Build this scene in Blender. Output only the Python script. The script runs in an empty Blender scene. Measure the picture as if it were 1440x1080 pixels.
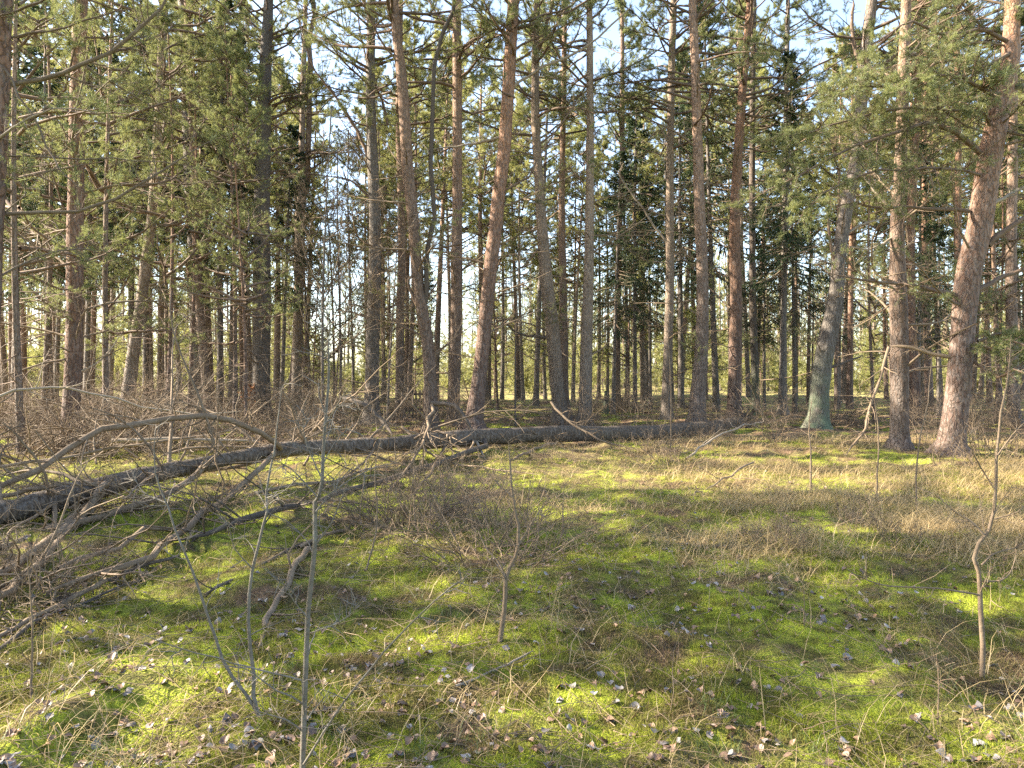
import bpy, math, random
import numpy as np
from mathutils import Vector

rng = np.random.default_rng(11)
random.seed(11)
SC = bpy.context.scene
COL = SC.collection

# ------------------------------------------------------------------ camera
CAM_Z, FPX, HORIZON = 1.55, 1020.0, 530.0
cam_d = bpy.data.cameras.new("camera")
cam = bpy.data.objects.new("camera", cam_d)
COL.objects.link(cam)
cam_d.sensor_width = 36.0
cam_d.lens = FPX / 1440.0 * 36.0
PITCH = math.atan((540.0 - HORIZON) / FPX)
cam.location = (0, 0, CAM_Z)
cam.rotation_euler = (math.pi / 2 - PITCH, 0, 0)
cam_d.clip_start, cam_d.clip_end = 0.05, 1500
SC.camera = cam

# ------------------------------------------------------------------ sky, sun, exposure
SUN_EL = math.radians(33)
SUN_AZ = math.atan2(-0.985, 0.10)          # from +Y towards +X
SUN = Vector((math.sin(SUN_AZ) * math.cos(SUN_EL), math.cos(SUN_AZ) * math.cos(SUN_EL), math.sin(SUN_EL)))
w = bpy.data.worlds.new("World")
SC.world = w
w.use_nodes = True
bg = w.node_tree.nodes["Background"]
sky = w.node_tree.nodes.new("ShaderNodeTexSky")
sky.sky_type = 'NISHITA'
sky.sun_disc = False
sky.sun_elevation = SUN_EL
sky.sun_rotation = SUN_AZ
sky.air_density = 1.0
sky.dust_density = 1.2
veil = w.node_tree.nodes.new("ShaderNodeHueSaturation")      # thin high cloud whitens the blue
veil.inputs["Saturation"].default_value = 0.9
w.node_tree.links.new(sky.outputs[0], veil.inputs["Color"])
w.node_tree.links.new(veil.outputs[0], bg.inputs[0])
bg.inputs[1].default_value = 0.115
sd = bpy.data.lights.new("sun", 'SUN')
sd.energy = 5.0
sd.angle = math.radians(0.5)
sd.color = (1.0, 0.90, 0.74)
so = bpy.data.objects.new("sun", sd)
COL.objects.link(so)
so.rotation_euler = SUN.to_track_quat('Z', 'Y').to_euler()
so.location = (-30, -10, 40)
SC.view_settings.view_transform = 'Standard'
SC.view_settings.look = 'None'
SC.view_settings.exposure = 2.38
SC.view_settings.gamma = 1.0
SC.cycles.max_bounces = 6
SC.cycles.diffuse_bounces = 3
SC.cycles.transmission_bounces = 3
SC.cycles.use_denoising = False

# ------------------------------------------------------------------ noise and terrain
def hash2(ix, iy, s):
    n = (ix.astype(np.int64) * 374761393 + iy.astype(np.int64) * 668265263 + s * 974711) & 0x7fffffff
    n = ((n ^ (n >> 13)) * 1274126177) & 0x7fffffff
    n = n ^ (n >> 16)
    return (n & 0xffff) / 65535.0

def vnoise(x, y, s=0):
    ix, iy = np.floor(x), np.floor(y)
    fx, fy = x - ix, y - iy
    fx = fx * fx * (3 - 2 * fx); fy = fy * fy * (3 - 2 * fy)
    a = hash2(ix, iy, s); b = hash2(ix + 1, iy, s); c = hash2(ix, iy + 1, s); d = hash2(ix + 1, iy + 1, s)
    return (a * (1 - fx) + b * fx) * (1 - fy) + (c * (1 - fx) + d * fx) * fy

def hgt(x, y):
    x = np.asarray(x, float); y = np.asarray(y, float)
    h = 0.24 * (vnoise(x / 2.6, y / 2.6, 1) - 0.5) + 0.17 * (np.abs(vnoise(x / 0.8, y / 0.8, 2) - 0.5) * 2 - 0.5) * -0.7
    h = h + 0.065 * (vnoise(x / 0.22, y / 0.22, 3) - 0.5)
    far = np.clip((y - 14) / 40, 0, 1)
    h = h + far * 0.9 * (vnoise(x / 13, y / 13, 4) - 0.5)
    return h

CP, SP = math.cos(PITCH), math.sin(PITCH)
def pdir(px, py):
    u = (px - 720.0) / FPX; v = (540.0 - py) / FPX
    d = np.array([u, CP + v * SP, -SP + v * CP])
    return d / d[1]
def at(px, py, d):
    """world point seen at a pixel of the photo at forward distance d"""
    return np.array([0, 0, CAM_Z]) + pdir(px, py) * d
def ground(px, py):
    d = CAM_Z / max(1e-4, (py - HORIZON) / FPX)
    for _ in range(12):
        p = at(px, py, d)
        d = (CAM_Z - float(hgt(p[0], p[1]))) / max(1e-4, (py - HORIZON) / FPX)
    p = at(px, py, d)
    return np.array([p[0], p[1], float(hgt(p[0], p[1]))])

# ------------------------------------------------------------------ mesh helpers
class MB:
    def __init__(s): s.v = []; s.f = []; s.n = 0
    def add(s, v, f, mat=0, smooth=True):
        v = np.asarray(v, np.float32).reshape(-1, 3)
        f = np.asarray(f, np.int64)
        s.v.append(v); s.f.append((f + s.n, mat, smooth)); s.n += len(v)
    def mesh(s, name, mats):
        me = bpy.data.meshes.new(name)
        v = np.concatenate(s.v)
        loops = np.concatenate([f.ravel() for f, m, sm in s.f]).astype(np.int32)
        tot = np.concatenate([np.full(len(f), f.shape[1]) for f, m, sm in s.f]).astype(np.int32)
        mi = np.concatenate([np.full(len(f), m) for f, m, sm in s.f]).astype(np.int32)
        sm_ = np.concatenate([np.full(len(f), sm) for f, m, sm in s.f])
        me.vertices.add(len(v)); me.vertices.foreach_set("co", v.ravel())
        me.loops.add(len(loops)); me.loops.foreach_set("vertex_index", loops)
        me.polygons.add(len(tot))
        me.polygons.foreach_set("loop_start", np.concatenate([[0], np.cumsum(tot)[:-1]]).astype(np.int32))
        me.polygons.foreach_set("material_index", mi)
        me.polygons.foreach_set("use_smooth", sm_)
        for m in mats: me.materials.append(m)
        me.update(calc_edges=True)
        return me

def nrm(a):
    return a / np.maximum(np.linalg.norm(a, axis=-1, keepdims=True), 1e-9)

def tubes(P, R, S=5, cap=False):
    P = np.asarray(P, float); R = np.asarray(R, float)
    if P.ndim == 2: P = P[None]; R = R[None]
    N, K = R.shape
    T = nrm(np.gradient(P, axis=1))
    mt = nrm(P[:, -1] - P[:, 0])
    ref = np.where(np.abs(mt[:, 2:3]) > 0.8, np.array([[1.0, 0.1, 0]]), np.array([[0, 0, 1.0]]))
    U = nrm(ref[:, None] - (ref[:, None] * T).sum(-1, keepdims=True) * T)
    V = np.cross(T, U)
    a = np.arange(S) * 2 * math.pi / S
    ring = U[:, :, None] * np.cos(a)[None, None, :, None] + V[:, :, None] * np.sin(a)[None, None, :, None]
    v = P[:, :, None] + ring * R[:, :, None, None]
    idx = np.arange(N * K * S).reshape(N, K, S)
    nx = np.roll(idx, -1, axis=2)
    f = np.stack([idx[:, :-1], nx[:, :-1], nx[:, 1:], idx[:, 1:]], -1).reshape(-1, 4)
    return v.reshape(-1, 3), f

def runit(n):
    return nrm(rng.normal(size=(n, 3)))

def grow(start, d, L, K, wander=0.15, lift=0.0, r0=0.01, tip=0.25):
    """N wandering stems at once: start [N,3], direction, length [N]"""
    N = len(start)
    P = np.zeros((N, K, 3)); P[:, 0] = start
    d = nrm(np.asarray(d, float)); L = np.broadcast_to(L, (N,)); step = (L / (K - 1))[:, None]
    lift = np.broadcast_to(lift, (N,))
    for k in range(1, K):
        d = d + rng.normal(size=(N, 3)) * wander
        d[:, 2] += lift
        d = nrm(d)
        P[:, k] = P[:, k - 1] + d * step
    t = np.linspace(0, 1, K)[None]
    R = np.broadcast_to(r0, (N,))[:, None] * (1 - (1 - tip) * t)
    return P, R

def spawn(P, R, n, t0=0.15, t1=1.0, ang=(0.6, 1.2), frac=(0.25, 0.5), rf=0.55, flat=0.0, rmin=0.0):
    """n side shoots on each stem: start, direction, length, radius"""
    N, K, _ = P.shape
    t = rng.uniform(t0, t1, (N, n)) * (K - 1)
    k = np.minimum(t.astype(int), K - 2); fr = (t - k)[..., None]
    i = np.arange(N)[:, None]
    a = P[i, k]; b = P[i, k + 1]
    start = a + (b - a) * fr
    T = nrm(b - a)
    rr = R[i, k] * rf
    L = np.linalg.norm(np.diff(P, axis=1), axis=2).sum(1)[:, None]
    rem = 1.0 - 0.6 * t / (K - 1)
    ln = L * rng.uniform(frac[0], frac[1], (N, n)) * rem
    q = rng.normal(size=(N, n, 3)); q[..., 2] *= (1 - flat)
    perp = nrm(q - (q * T).sum(-1, keepdims=True) * T)
    an = rng.uniform(ang[0], ang[1], (N, n))[..., None]
    d = T * np.cos(an) + perp * np.sin(an)
    return start.reshape(-1, 3), d.reshape(-1, 3), ln.ravel(), np.maximum(rr.ravel(), rmin)

def needles(P, m, ln=(0.05, 0.09), wd=0.006, t0=0.1, fwd=0.7, down=0.0):
    """thin needles along each twig"""
    N, K, _ = P.shape
    t = rng.uniform(t0, 1.0, (N, m)) * (K - 1)
    k = np.minimum(t.astype(int), K - 2); fr = (t - k)[..., None]
    i = np.arange(N)[:, None]
    a = P[i, k]; b = P[i, k + 1]
    p = (a + (b - a) * fr).reshape(-1, 3)
    T = nrm(b - a).reshape(-1, 3)
    n = len(p)
    d = nrm(T * fwd + runit(n) * 0.9 + np.array([0, 0, -down]))
    L = rng.uniform(ln[0], ln[1], n)[:, None]
    s = nrm(np.cross(d, runit(n))) * wd * 0.5
    v = np.stack([p - s, p + s, p + d * L * 0.6 + s * 0.9, p + d * L], 1).reshape(-1, 3)
    ix = np.arange(n)[:, None] * 4
    return v, ix + np.array([[0, 1, 2, 3]])

def spline(pts, K):
    p = np.asarray(pts, float)
    if len(p) == 2:
        t = np.linspace(0, 1, K)[:, None]; return p[0] * (1 - t) + p[1] * t
    q = np.vstack([2 * p[0] - p[1], p, 2 * p[-1] - p[-2]])
    seg = np.linspace(0, len(p) - 1 - 1e-6, K)
    out = []
    for s in seg:
        i = int(s); t = s - i
        a, b, c, d = q[i], q[i + 1], q[i + 2], q[i + 3]
        out.append(0.5 * (2 * b + (c - a) * t + (2 * a - 5 * b + 4 * c - d) * t * t + (3 * b - a - 3 * c + d) * t ** 3))
    return np.array(out)

# ------------------------------------------------------------------ object helpers
def tag(o, label=None, cat=None, group=None, kind=None):
    if label: o['label'] = label
    if cat: o['category'] = cat
    if group: o['group'] = group
    if kind: o['kind'] = kind
    return o
def link(name, me, parent=None, loc=(0, 0, 0), rot=(0, 0, 0), sc=1.0):
    o = bpy.data.objects.new(name, me); COL.objects.link(o)
    o.location = loc; o.rotation_euler = rot
    o.scale = (sc, sc, sc) if np.isscalar(sc) else sc
    if parent: o.parent = parent
    return o
def thing(name, label, cat, loc, group=None, rotz=0.0, sc=1.0):
    o = link(name, None, None, loc, (0, 0, rotz), sc)
    o.empty_display_size = 0.2
    return tag(o, label, cat, group)

# ------------------------------------------------------------------ materials
def newmat(name):
    m = bpy.data.materials.new(name); m.use_nodes = True
    nt = m.node_tree; nt.nodes.clear()
    out = nt.nodes.new("ShaderNodeOutputMaterial")
    return m, nt, out
def N(nt, t, **kw):
    n = nt.nodes.new(t)
    for k, v in kw.items(): setattr(n, k, v)
    return n
def mixc(nt, fac, a, b, mode='MIX'):
    n = N(nt, "ShaderNodeMix", data_type='RGBA', blend_type=mode)
    for s, v in ((n.inputs[0], fac), (n.inputs[6], a), (n.inputs[7], b)):
        if hasattr(v, "is_linked") or isinstance(v, bpy.types.NodeSocket): nt.links.new(v, s)
        elif isinstance(v, tuple): s.default_value = (*v, 1.0)
        else: s.default_value = v
    return n.outputs[2]
def ramp(nt, fac, a, b):
    n = N(nt, "ShaderNodeMapRange"); n.clamp = True
    nt.links.new(fac, n.inputs[0]); n.inputs[1].default_value = a; n.inputs[2].default_value = b
    return n.outputs[0]
def noise(nt, vec, scale, detail=3, rough=0.55):
    n = N(nt, "ShaderNodeTexNoise"); n.inputs["Scale"].default_value = scale
    n.inputs["Detail"].default_value = detail; n.inputs["Roughness"].default_value = rough
    if vec is not None: nt.links.new(vec, n.inputs["Vector"])
    return n.outputs["Fac"]
def noisec(nt, vec, scale):
    n = N(nt, "ShaderNodeTexNoise"); n.inputs["Scale"].default_value = scale
    nt.links.new(vec, n.inputs["Vector"]); return n.outputs["Color"]
def mathn(nt, op, a, b=None):
    n = N(nt, "ShaderNodeMath", operation=op)
    for s, v in zip(n.inputs, (a, b)):
        if v is None: continue
        if isinstance(v, bpy.types.NodeSocket): nt.links.new(v, s)
        else: s.default_value = v
    return n.outputs[0]
def scaled(nt, vec, s):
    n = N(nt, "ShaderNodeMapping"); n.inputs["Scale"].default_value = s
    nt.links.new(vec, n.inputs["Vector"]); return n.outputs[0]

def bark(name, low, high, z0, z1, crack=0.5, alg=0.0):
    m, nt, out = newmat(name)
    tc = N(nt, "ShaderNodeTexCoord"); oi = N(nt, "ShaderNodeObjectInfo")
    sep = N(nt, "ShaderNodeSeparateXYZ"); nt.links.new(tc.outputs["Object"], sep.inputs[0])
    z = mathn(nt, 'ADD', sep.outputs[2], mathn(nt, 'MULTIPLY', noise(nt, tc.outputs["Object"], 1.2), 3.0))
    z = mathn(nt, 'ADD', z, mathn(nt, 'MULTIPLY', oi.outputs["Random"], -3.0))
    c = mixc(nt, ramp(nt, z, z0, z1), low, high)
    st = scaled(nt, tc.outputs["Object"], (1.0, 1.0, 0.28))
    vo = N(nt, "ShaderNodeTexVoronoi", feature='DISTANCE_TO_EDGE'); vo.inputs["Scale"].default_value = 16
    wob = mixc(nt, 0.14, st, noisec(nt, tc.outputs["Object"], 6))
    nt.links.new(wob, vo.inputs["Vector"])
    ck = ramp(nt, vo.outputs["Distance"], 0.0, 0.16)
    fine = noise(nt, st, 26, 3, 0.6)
    dk = mixc(nt, 0.75, c, (0.03, 0.022, 0.017))
    c2 = mixc(nt, ck, mixc(nt, crack, c, dk), c)
    c2 = mixc(nt, ramp(nt, fine, 0.42, 0.75), c2, mixc(nt, 0.35, c2, (0.42, 0.38, 0.34)))
    blot = noise(nt, tc.outputs["Object"], 2.3, 2)
    c2 = mixc(nt, ramp(nt, blot, 0.35, 0.7), mixc(nt, 0.22, c2, (0.05, 0.04, 0.03)), c2)
    if alg:
        lowz = mathn(nt, 'SUBTRACT', 1.0, ramp(nt, sep.outputs[2], 0.1, 2.6))
        c2 = mixc(nt, mathn(nt, 'MULTIPLY', mathn(nt, 'MULTIPLY', lowz, alg), ramp(nt, blot, 0.3, 0.55)), c2, (0.10, 0.13, 0.075))
    hs = N(nt, "ShaderNodeHueSaturation"); nt.links.new(c2, hs.inputs["Color"])
    nt.links.new(mathn(nt, 'ADD', mathn(nt, 'MULTIPLY', oi.outputs["Random"], 0.5), 0.75), hs.inputs["Value"])
    b = N(nt, "ShaderNodeBsdfPrincipled"); nt.links.new(hs.outputs[0], b.inputs["Base Color"])
    b.inputs["Roughness"].default_value = 0.85; b.inputs["Specular IOR Level"].default_value = 0.25
    bp = N(nt, "ShaderNodeBump"); bp.inputs["Strength"].default_value = 0.6; bp.inputs["Distance"].default_value = 0.02
    nt.links.new(mathn(nt, 'ADD', ck, mathn(nt, 'MULTIPLY', fine, 0.4)), bp.inputs["Height"])
    nt.links.new(bp.outputs[0], b.inputs["Normal"])
    nt.links.new(b.outputs[0], out.inputs[0])
    return m

def twigmat(name, a, b_, pale=(0.34, 0.28, 0.205), pf=0.3):
    m, nt, out = newmat(name)
    tc = N(nt, "ShaderNodeTexCoord"); oi = N(nt, "ShaderNodeObjectInfo"); ge = N(nt, "ShaderNodeNewGeometry")
    c = mixc(nt, ge.outputs["Random Per Island"], a, b_)
    n = noise(nt, tc.outputs["Object"], 9, 3, 0.65)
    c = mixc(nt, mathn(nt, 'MULTIPLY', ramp(nt, n, 0.48, 0.72), pf), c, pale)
    n2 = noise(nt, tc.outputs["Object"], 60, 2)
    c = mixc(nt, mathn(nt, 'MULTIPLY', ramp(nt, n2, 0.5, 0.7), 0.45), c, (0.04, 0.033, 0.026))
    b = N(nt, "ShaderNodeBsdfPrincipled"); nt.links.new(c, b.inputs["Base Color"])
    b.inputs["Roughness"].default_value = 0.8; b.inputs["Specular IOR Level"].default_value = 0.25
    bp = N(nt, "ShaderNodeBump"); bp.inputs["Strength"].default_value = 0.5; bp.inputs["Distance"].default_value = 0.006
    nt.links.new(n2, bp.inputs["Height"]); nt.links.new(bp.outputs[0], b.inputs["Normal"])
    nt.links.new(b.outputs[0], out.inputs[0])
    return m

def leafmat(name, a, b_, trans, tf=0.4, patch=None):
    """needle or blade: diffuse plus translucent, varied by clump, blade and object"""
    m, nt, out = newmat(name)
    ge = N(nt, "ShaderNodeNewGeometry"); oi = N(nt, "ShaderNodeObjectInfo"); tc = N(nt, "ShaderNodeTexCoord")
    c = mixc(nt, ge.outputs["Random Per Island"], a, b_)
    n = noise(nt, tc.outputs["Object"], 0.9, 3)
    c = mixc(nt, mathn(nt, 'MULTIPLY', ramp(nt, n, 0.45, 0.7), 0.5), c, trans)
    if patch: c = mixc(nt, ramp(nt, ge.outputs["Random Per Island"], 0.93, 0.95), c, patch)
    hs = N(nt, "ShaderNodeHueSaturation"); nt.links.new(c, hs.inputs["Color"])
    nt.links.new(mathn(nt, 'ADD', mathn(nt, 'MULTIPLY', oi.outputs["Random"], 0.5), 0.75), hs.inputs["Value"])
    d = N(nt, "ShaderNodeBsdfDiffuse"); nt.links.new(hs.outputs[0], d.inputs[0])
    t = N(nt, "ShaderNodeBsdfTranslucent"); nt.links.new(mixc(nt, 0.5, hs.outputs[0], trans), t.inputs[0])
    g = N(nt, "ShaderNodeBsdfGlossy"); g.inputs["Roughness"].default_value = 0.45; g.inputs[0].default_value = (0.5, 0.5, 0.5, 1)
    mx = N(nt, "ShaderNodeMixShader"); mx.inputs[0].default_value = tf
    nt.links.new(d.outputs[0], mx.inputs[1]); nt.links.new(t.outputs[0], mx.inputs[2])
    m2 = N(nt, "ShaderNodeMixShader"); m2.inputs[0].default_value = 0.05
    nt.links.new(mx.outputs[0], m2.inputs[1]); nt.links.new(g.outputs[0], m2.inputs[2])
    nt.links.new(m2.outputs[0], out.inputs[0])
    return m

M = {}
M['pine'] = bark("pine_bark", (0.13, 0.092, 0.07), (0.31, 0.185, 0.115), 1.2, 9.0, 0.8)  # bark feet: own grey-brown, darkened further to stand in for shade
M['pine_red'] = bark("red_pine_bark", (0.13, 0.08, 0.06), (0.33, 0.17, 0.095), 1.2, 8.0, 0.85)
M['pine_pale'] = bark("pale_pine_bark", (0.17, 0.135, 0.105), (0.35, 0.25, 0.17), 0.8, 7.0, 0.7)
M['pine_grey'] = bark("grey_bark", (0.12, 0.10, 0.082), (0.18, 0.15, 0.125), 1.0, 9.0, 0.6)
M['pine_alg'] = bark("algae_bark", (0.09, 0.075, 0.06), (0.165, 0.12, 0.09), 2.5, 8.0, 0.9, 0.85)
M['log'] = bark("dead_bark", (0.105, 0.076, 0.05), (0.145, 0.108, 0.074), 0.0, 4.0, 0.85)
M['dead'] = twigmat("dead_wood", (0.14, 0.096, 0.06), (0.24, 0.175, 0.112))
M['deadpale'] = twigmat("weathered_wood", (0.25, 0.20, 0.145), (0.34, 0.275, 0.205), pf=0.15)
M['deaddark'] = twigmat("dark_wood", (0.07, 0.055, 0.042), (0.11, 0.085, 0.065), pf=0.12)  # dark dead wood; its tone also stands in for shade on the arched bough
M['twig'] = twigmat("twig_bark", (0.115, 0.08, 0.052), (0.205, 0.15, 0.098))
M['limb'] = twigmat("limb_bark", (0.11, 0.075, 0.052), (0.19, 0.125, 0.085))
M['sap'] = twigmat("sapling_bark", (0.125, 0.108, 0.085), (0.155, 0.135, 0.108), pale=(0.30, 0.29, 0.265), pf=0.4)
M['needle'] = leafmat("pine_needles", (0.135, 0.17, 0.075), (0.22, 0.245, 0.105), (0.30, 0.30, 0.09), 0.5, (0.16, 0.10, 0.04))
M['needle_sunlit'] = leafmat("sunlit_tint_pine_needles", (0.23, 0.25, 0.085), (0.34, 0.34, 0.13), (0.45, 0.42, 0.13), 0.5)  # brighter copy of the needles, sunlit yellow-green put into the base colour
M['needle_sp'] = leafmat("spruce_needles", (0.032, 0.058, 0.027), (0.055, 0.088, 0.036), (0.075, 0.105, 0.035), 0.3)
M['straw'] = leafmat("dry_grass_blades", (0.36, 0.26, 0.125), (0.54, 0.41, 0.22), (0.46, 0.34, 0.15), 0.35)
M['green'] = leafmat("grass_blades", (0.10, 0.15, 0.03), (0.17, 0.21, 0.06), (0.22, 0.26, 0.06), 0.4)
M['beech'] = leafmat("withered_leaves", (0.34, 0.14, 0.055), (0.46, 0.22, 0.09), (0.5, 0.22, 0.08), 0.35)

def floor_colour(nt, pos, blades=False):
    """moss, straw and needle litter in patches, with a sunlit tone painted in far off"""
    sep = N(nt, "ShaderNodeSeparateXYZ"); nt.links.new(pos, sep.inputs[0])
    y = sep.outputs[1]; x = sep.outputs[0]
    n1 = noise(nt, pos, 0.9, 4, 0.6); n2 = noise(nt, pos, 3.2, 4, 0.65); n3 = noise(nt, pos, 17, 3, 0.6)
    moss = mixc(nt, ramp(nt, n2, 0.36, 0.62), (0.15, 0.175, 0.022), (0.35, 0.39, 0.045))
    n4 = noise(nt, pos, 8.5, 3, 0.6)
    moss = mixc(nt, mathn(nt, 'MULTIPLY', ramp(nt, n4, 0.50, 0.38), 0.8), moss, (0.085, 0.075, 0.022))
    moss = mixc(nt, mathn(nt, 'MULTIPLY', ramp(nt, n3, 0.54, 0.7), 0.45), moss, (0.15, 0.10, 0.045))
    brown = mixc(nt, ramp(nt, n3, 0.35, 0.65), (0.085, 0.058, 0.038), (0.20, 0.135, 0.085))
    f = mathn(nt, 'ADD', mathn(nt, 'MULTIPLY', n1, 0.55), mathn(nt, 'MULTIPLY', n2, 0.45))
    c = mixc(nt, ramp(nt, f, 0.40, 0.54), brown, moss)
    far = ramp(nt, y, 9.0, 17.0)
    litter = mixc(nt, ramp(nt, n2, 0.4, 0.65), (0.17, 0.105, 0.065), (0.27, 0.19, 0.115))
    c = mixc(nt, mathn(nt, 'MULTIPLY', far, ramp(nt, n1, 0.62, 0.48)), c, litter)
    deep = mathn(nt, 'MULTIPLY', ramp(nt, y, 26.0, 40.0), ramp(nt, n1, 0.42, 0.55))  # far straw and green brightened in the colour to look sunlit
    c = mixc(nt, deep, c, mixc(nt, ramp(nt, n2, 0.4, 0.6), (0.22, 0.24, 0.055), (0.36, 0.31, 0.13)))
    return c, n3, n2

m, nt, out = newmat("forest_floor")
ge = N(nt, "ShaderNodeNewGeometry")
c, n3, n2 = floor_colour(nt, ge.outputs["Position"])
b = N(nt, "ShaderNodeBsdfPrincipled"); nt.links.new(c, b.inputs["Base Color"])
b.inputs["Roughness"].default_value = 0.95; b.inputs["Specular IOR Level"].default_value = 0.1
bp = N(nt, "ShaderNodeBump"); bp.inputs["Strength"].default_value = 0.9; bp.inputs["Distance"].default_value = 0.04
nt.links.new(mathn(nt, 'ADD', n3, noise(nt, ge.outputs["Position"], 70, 3)), bp.inputs["Height"])
nt.links.new(bp.outputs[0], b.inputs["Normal"]); nt.links.new(b.outputs[0], out.inputs[0])
M['floor'] = m

m, nt, out = newmat("moss_shoots")
ge = N(nt, "ShaderNodeNewGeometry")
c, n3, n2 = floor_colour(nt, ge.outputs["Position"])
c = mixc(nt, mathn(nt, 'MULTIPLY', ge.outputs["Random Per Island"], 0.55), c, mixc(nt, 0.5, c, (0.30, 0.33, 0.06)))
c = mixc(nt, ramp(nt, ge.outputs["Random Per Island"], 0.90, 0.92), c, (0.26, 0.19, 0.10))
d = N(nt, "ShaderNodeBsdfDiffuse"); nt.links.new(c, d.inputs[0])
t = N(nt, "ShaderNodeBsdfTranslucent"); nt.links.new(c, t.inputs[0])
mx = N(nt, "ShaderNodeMixShader"); mx.inputs[0].default_value = 0.4
nt.links.new(d.outputs[0], mx.inputs[1]); nt.links.new(t.outputs[0], mx.inputs[2]); nt.links.new(mx.outputs[0], out.inputs[0])
M['moss'] = m

def deadleaf(name, a, b_):
    m, nt, out = newmat(name)
    tc = N(nt, "ShaderNodeTexCoord"); oi = N(nt, "ShaderNodeObjectInfo"); ge = N(nt, "ShaderNodeNewGeometry")
    r = mathn(nt, 'FRACT', mathn(nt, 'ADD', oi.outputs["Random"], ge.outputs["Random Per Island"]))
    c = mixc(nt, r, a, b_)
    n = noise(nt, tc.outputs["Object"], 60, 3)
    c = mixc(nt, mathn(nt, 'MULTIPLY', ramp(nt, n, 0.5, 0.7), 0.45), c, (0.07, 0.055, 0.045))
    b = N(nt, "ShaderNodeBsdfPrincipled"); nt.links.new(c, b.inputs["Base Color"])
    b.inputs["Roughness"].default_value = 0.5; b.inputs["Specular IOR Level"].default_value = 0.45
    nt.links.new(b.outputs[0], out.inputs[0])
    return m
M['leafgrey'] = deadleaf("grey_leaf", (0.11, 0.095, 0.088), (0.32, 0.29, 0.27))
M['leafbrown'] = deadleaf("brown_leaf", (0.11, 0.07, 0.05), (0.32, 0.19, 0.11))

# ------------------------------------------------------------------ ground: one sheet out to the horizon
def build_ground():
    ys = np.concatenate([np.linspace(-60, 1.2, 26), 1.4 * np.exp(np.arange(0, 420) * 0.0085), 1.4 * np.exp(420 * 0.0085) * np.exp(np.arange(1, 30) * 0.09)])
    us = np.concatenate([-np.geomspace(40, 1.15, 16), np.linspace(-1.1, 1.1, 440), np.geomspace(1.15, 40, 16)])
    Y, U = np.meshgrid(ys, us, indexing='ij')
    X = U * np.maximum(np.abs(Y), 4.0) * np.where(np.abs(U) > 1.12, 1.0, 1.0)
    Z = hgt(X, Y)
    v = np.stack([X, Y, Z], -1).reshape(-1, 3)
    a, b_ = Y.shape
    ix = np.arange(a * b_).reshape(a, b_)
    f = np.stack([ix[:-1, :-1], ix[:-1, 1:], ix[1:, 1:], ix[1:, :-1]], -1).reshape(-1, 4)
    mb = MB(); mb.add(v, f)
    tag(link("ground", mb.mesh("ground", [M['floor']])), "mossy forest floor with brown needle litter", kind='structure')
build_ground()

# ------------------------------------------------------------------ branch and crown library (each built once, shared by copies)
def dead_branch(seed, L, live=0.0, mat='dead', up=0.0, nd=28, n1=10, n2=4, r=0.021):
    """a bare side branch along +X with fine twigs; live > 0 puts needles on its outer twigs"""
    mb = MB()
    P, R = grow(np.zeros((1, 3)), np.array([[1, 0, up]]), L, 9, 0.10, 0.01, r * (0.5 + L / 3), 0.22)
    mb.add(*tubes(P, R, 5), 0)
    s, d, l, r1 = spawn(P, R, n1, 0.15, 1.0, (0.5, 1.1), (0.2, 0.5), 0.5, 0.5, 0.003)
    P1, R1 = grow(s, d, l, 6, 0.16, 0.02, r1, 0.35); mb.add(*tubes(P1, R1, 4), 0)
    s, d, l, r2 = spawn(P1, R1, n2, 0.2, 1.0, (0.5, 1.2), (0.25, 0.6), 0.55, 0.3, 0.0022)
    P2, R2 = grow(s, d, l, 4, 0.2, 0.0, r2, 0.5); mb.add(*tubes(P2, R2, 3), 0)
    if live > 0:
        k = rng.random(len(P2)) < live
        mb.add(*needles(P2[k], nd, (0.05, 0.085), 0.006, 0.2), 1, False)
        k = rng.random(len(P1)) < live
        mb.add(*needles(P1[k], nd, (0.05, 0.085), 0.006, 0.6), 1, False)
    return mb.mesh("branch", [M[mat], M['needle']])
DEAD = [dead_branch(i, random.uniform(1.3, 3.2), 0, 'dead' if i % 2 else 'twig', random.uniform(-0.25, 0.5)) for i in range(10)]
STUB = [dead_branch(i, random.uniform(0.25, 0.6), 0, 'dead', random.uniform(-0.2, 0.4), n1=2, n2=1, r=0.02) for i in range(4)]
LIVE = [dead_branch(i, random.uniform(1.8, 3.0), 0.8, 'twig', random.uniform(-0.15, 0.35), 34, 12, 6) for i in range(7)]

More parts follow.
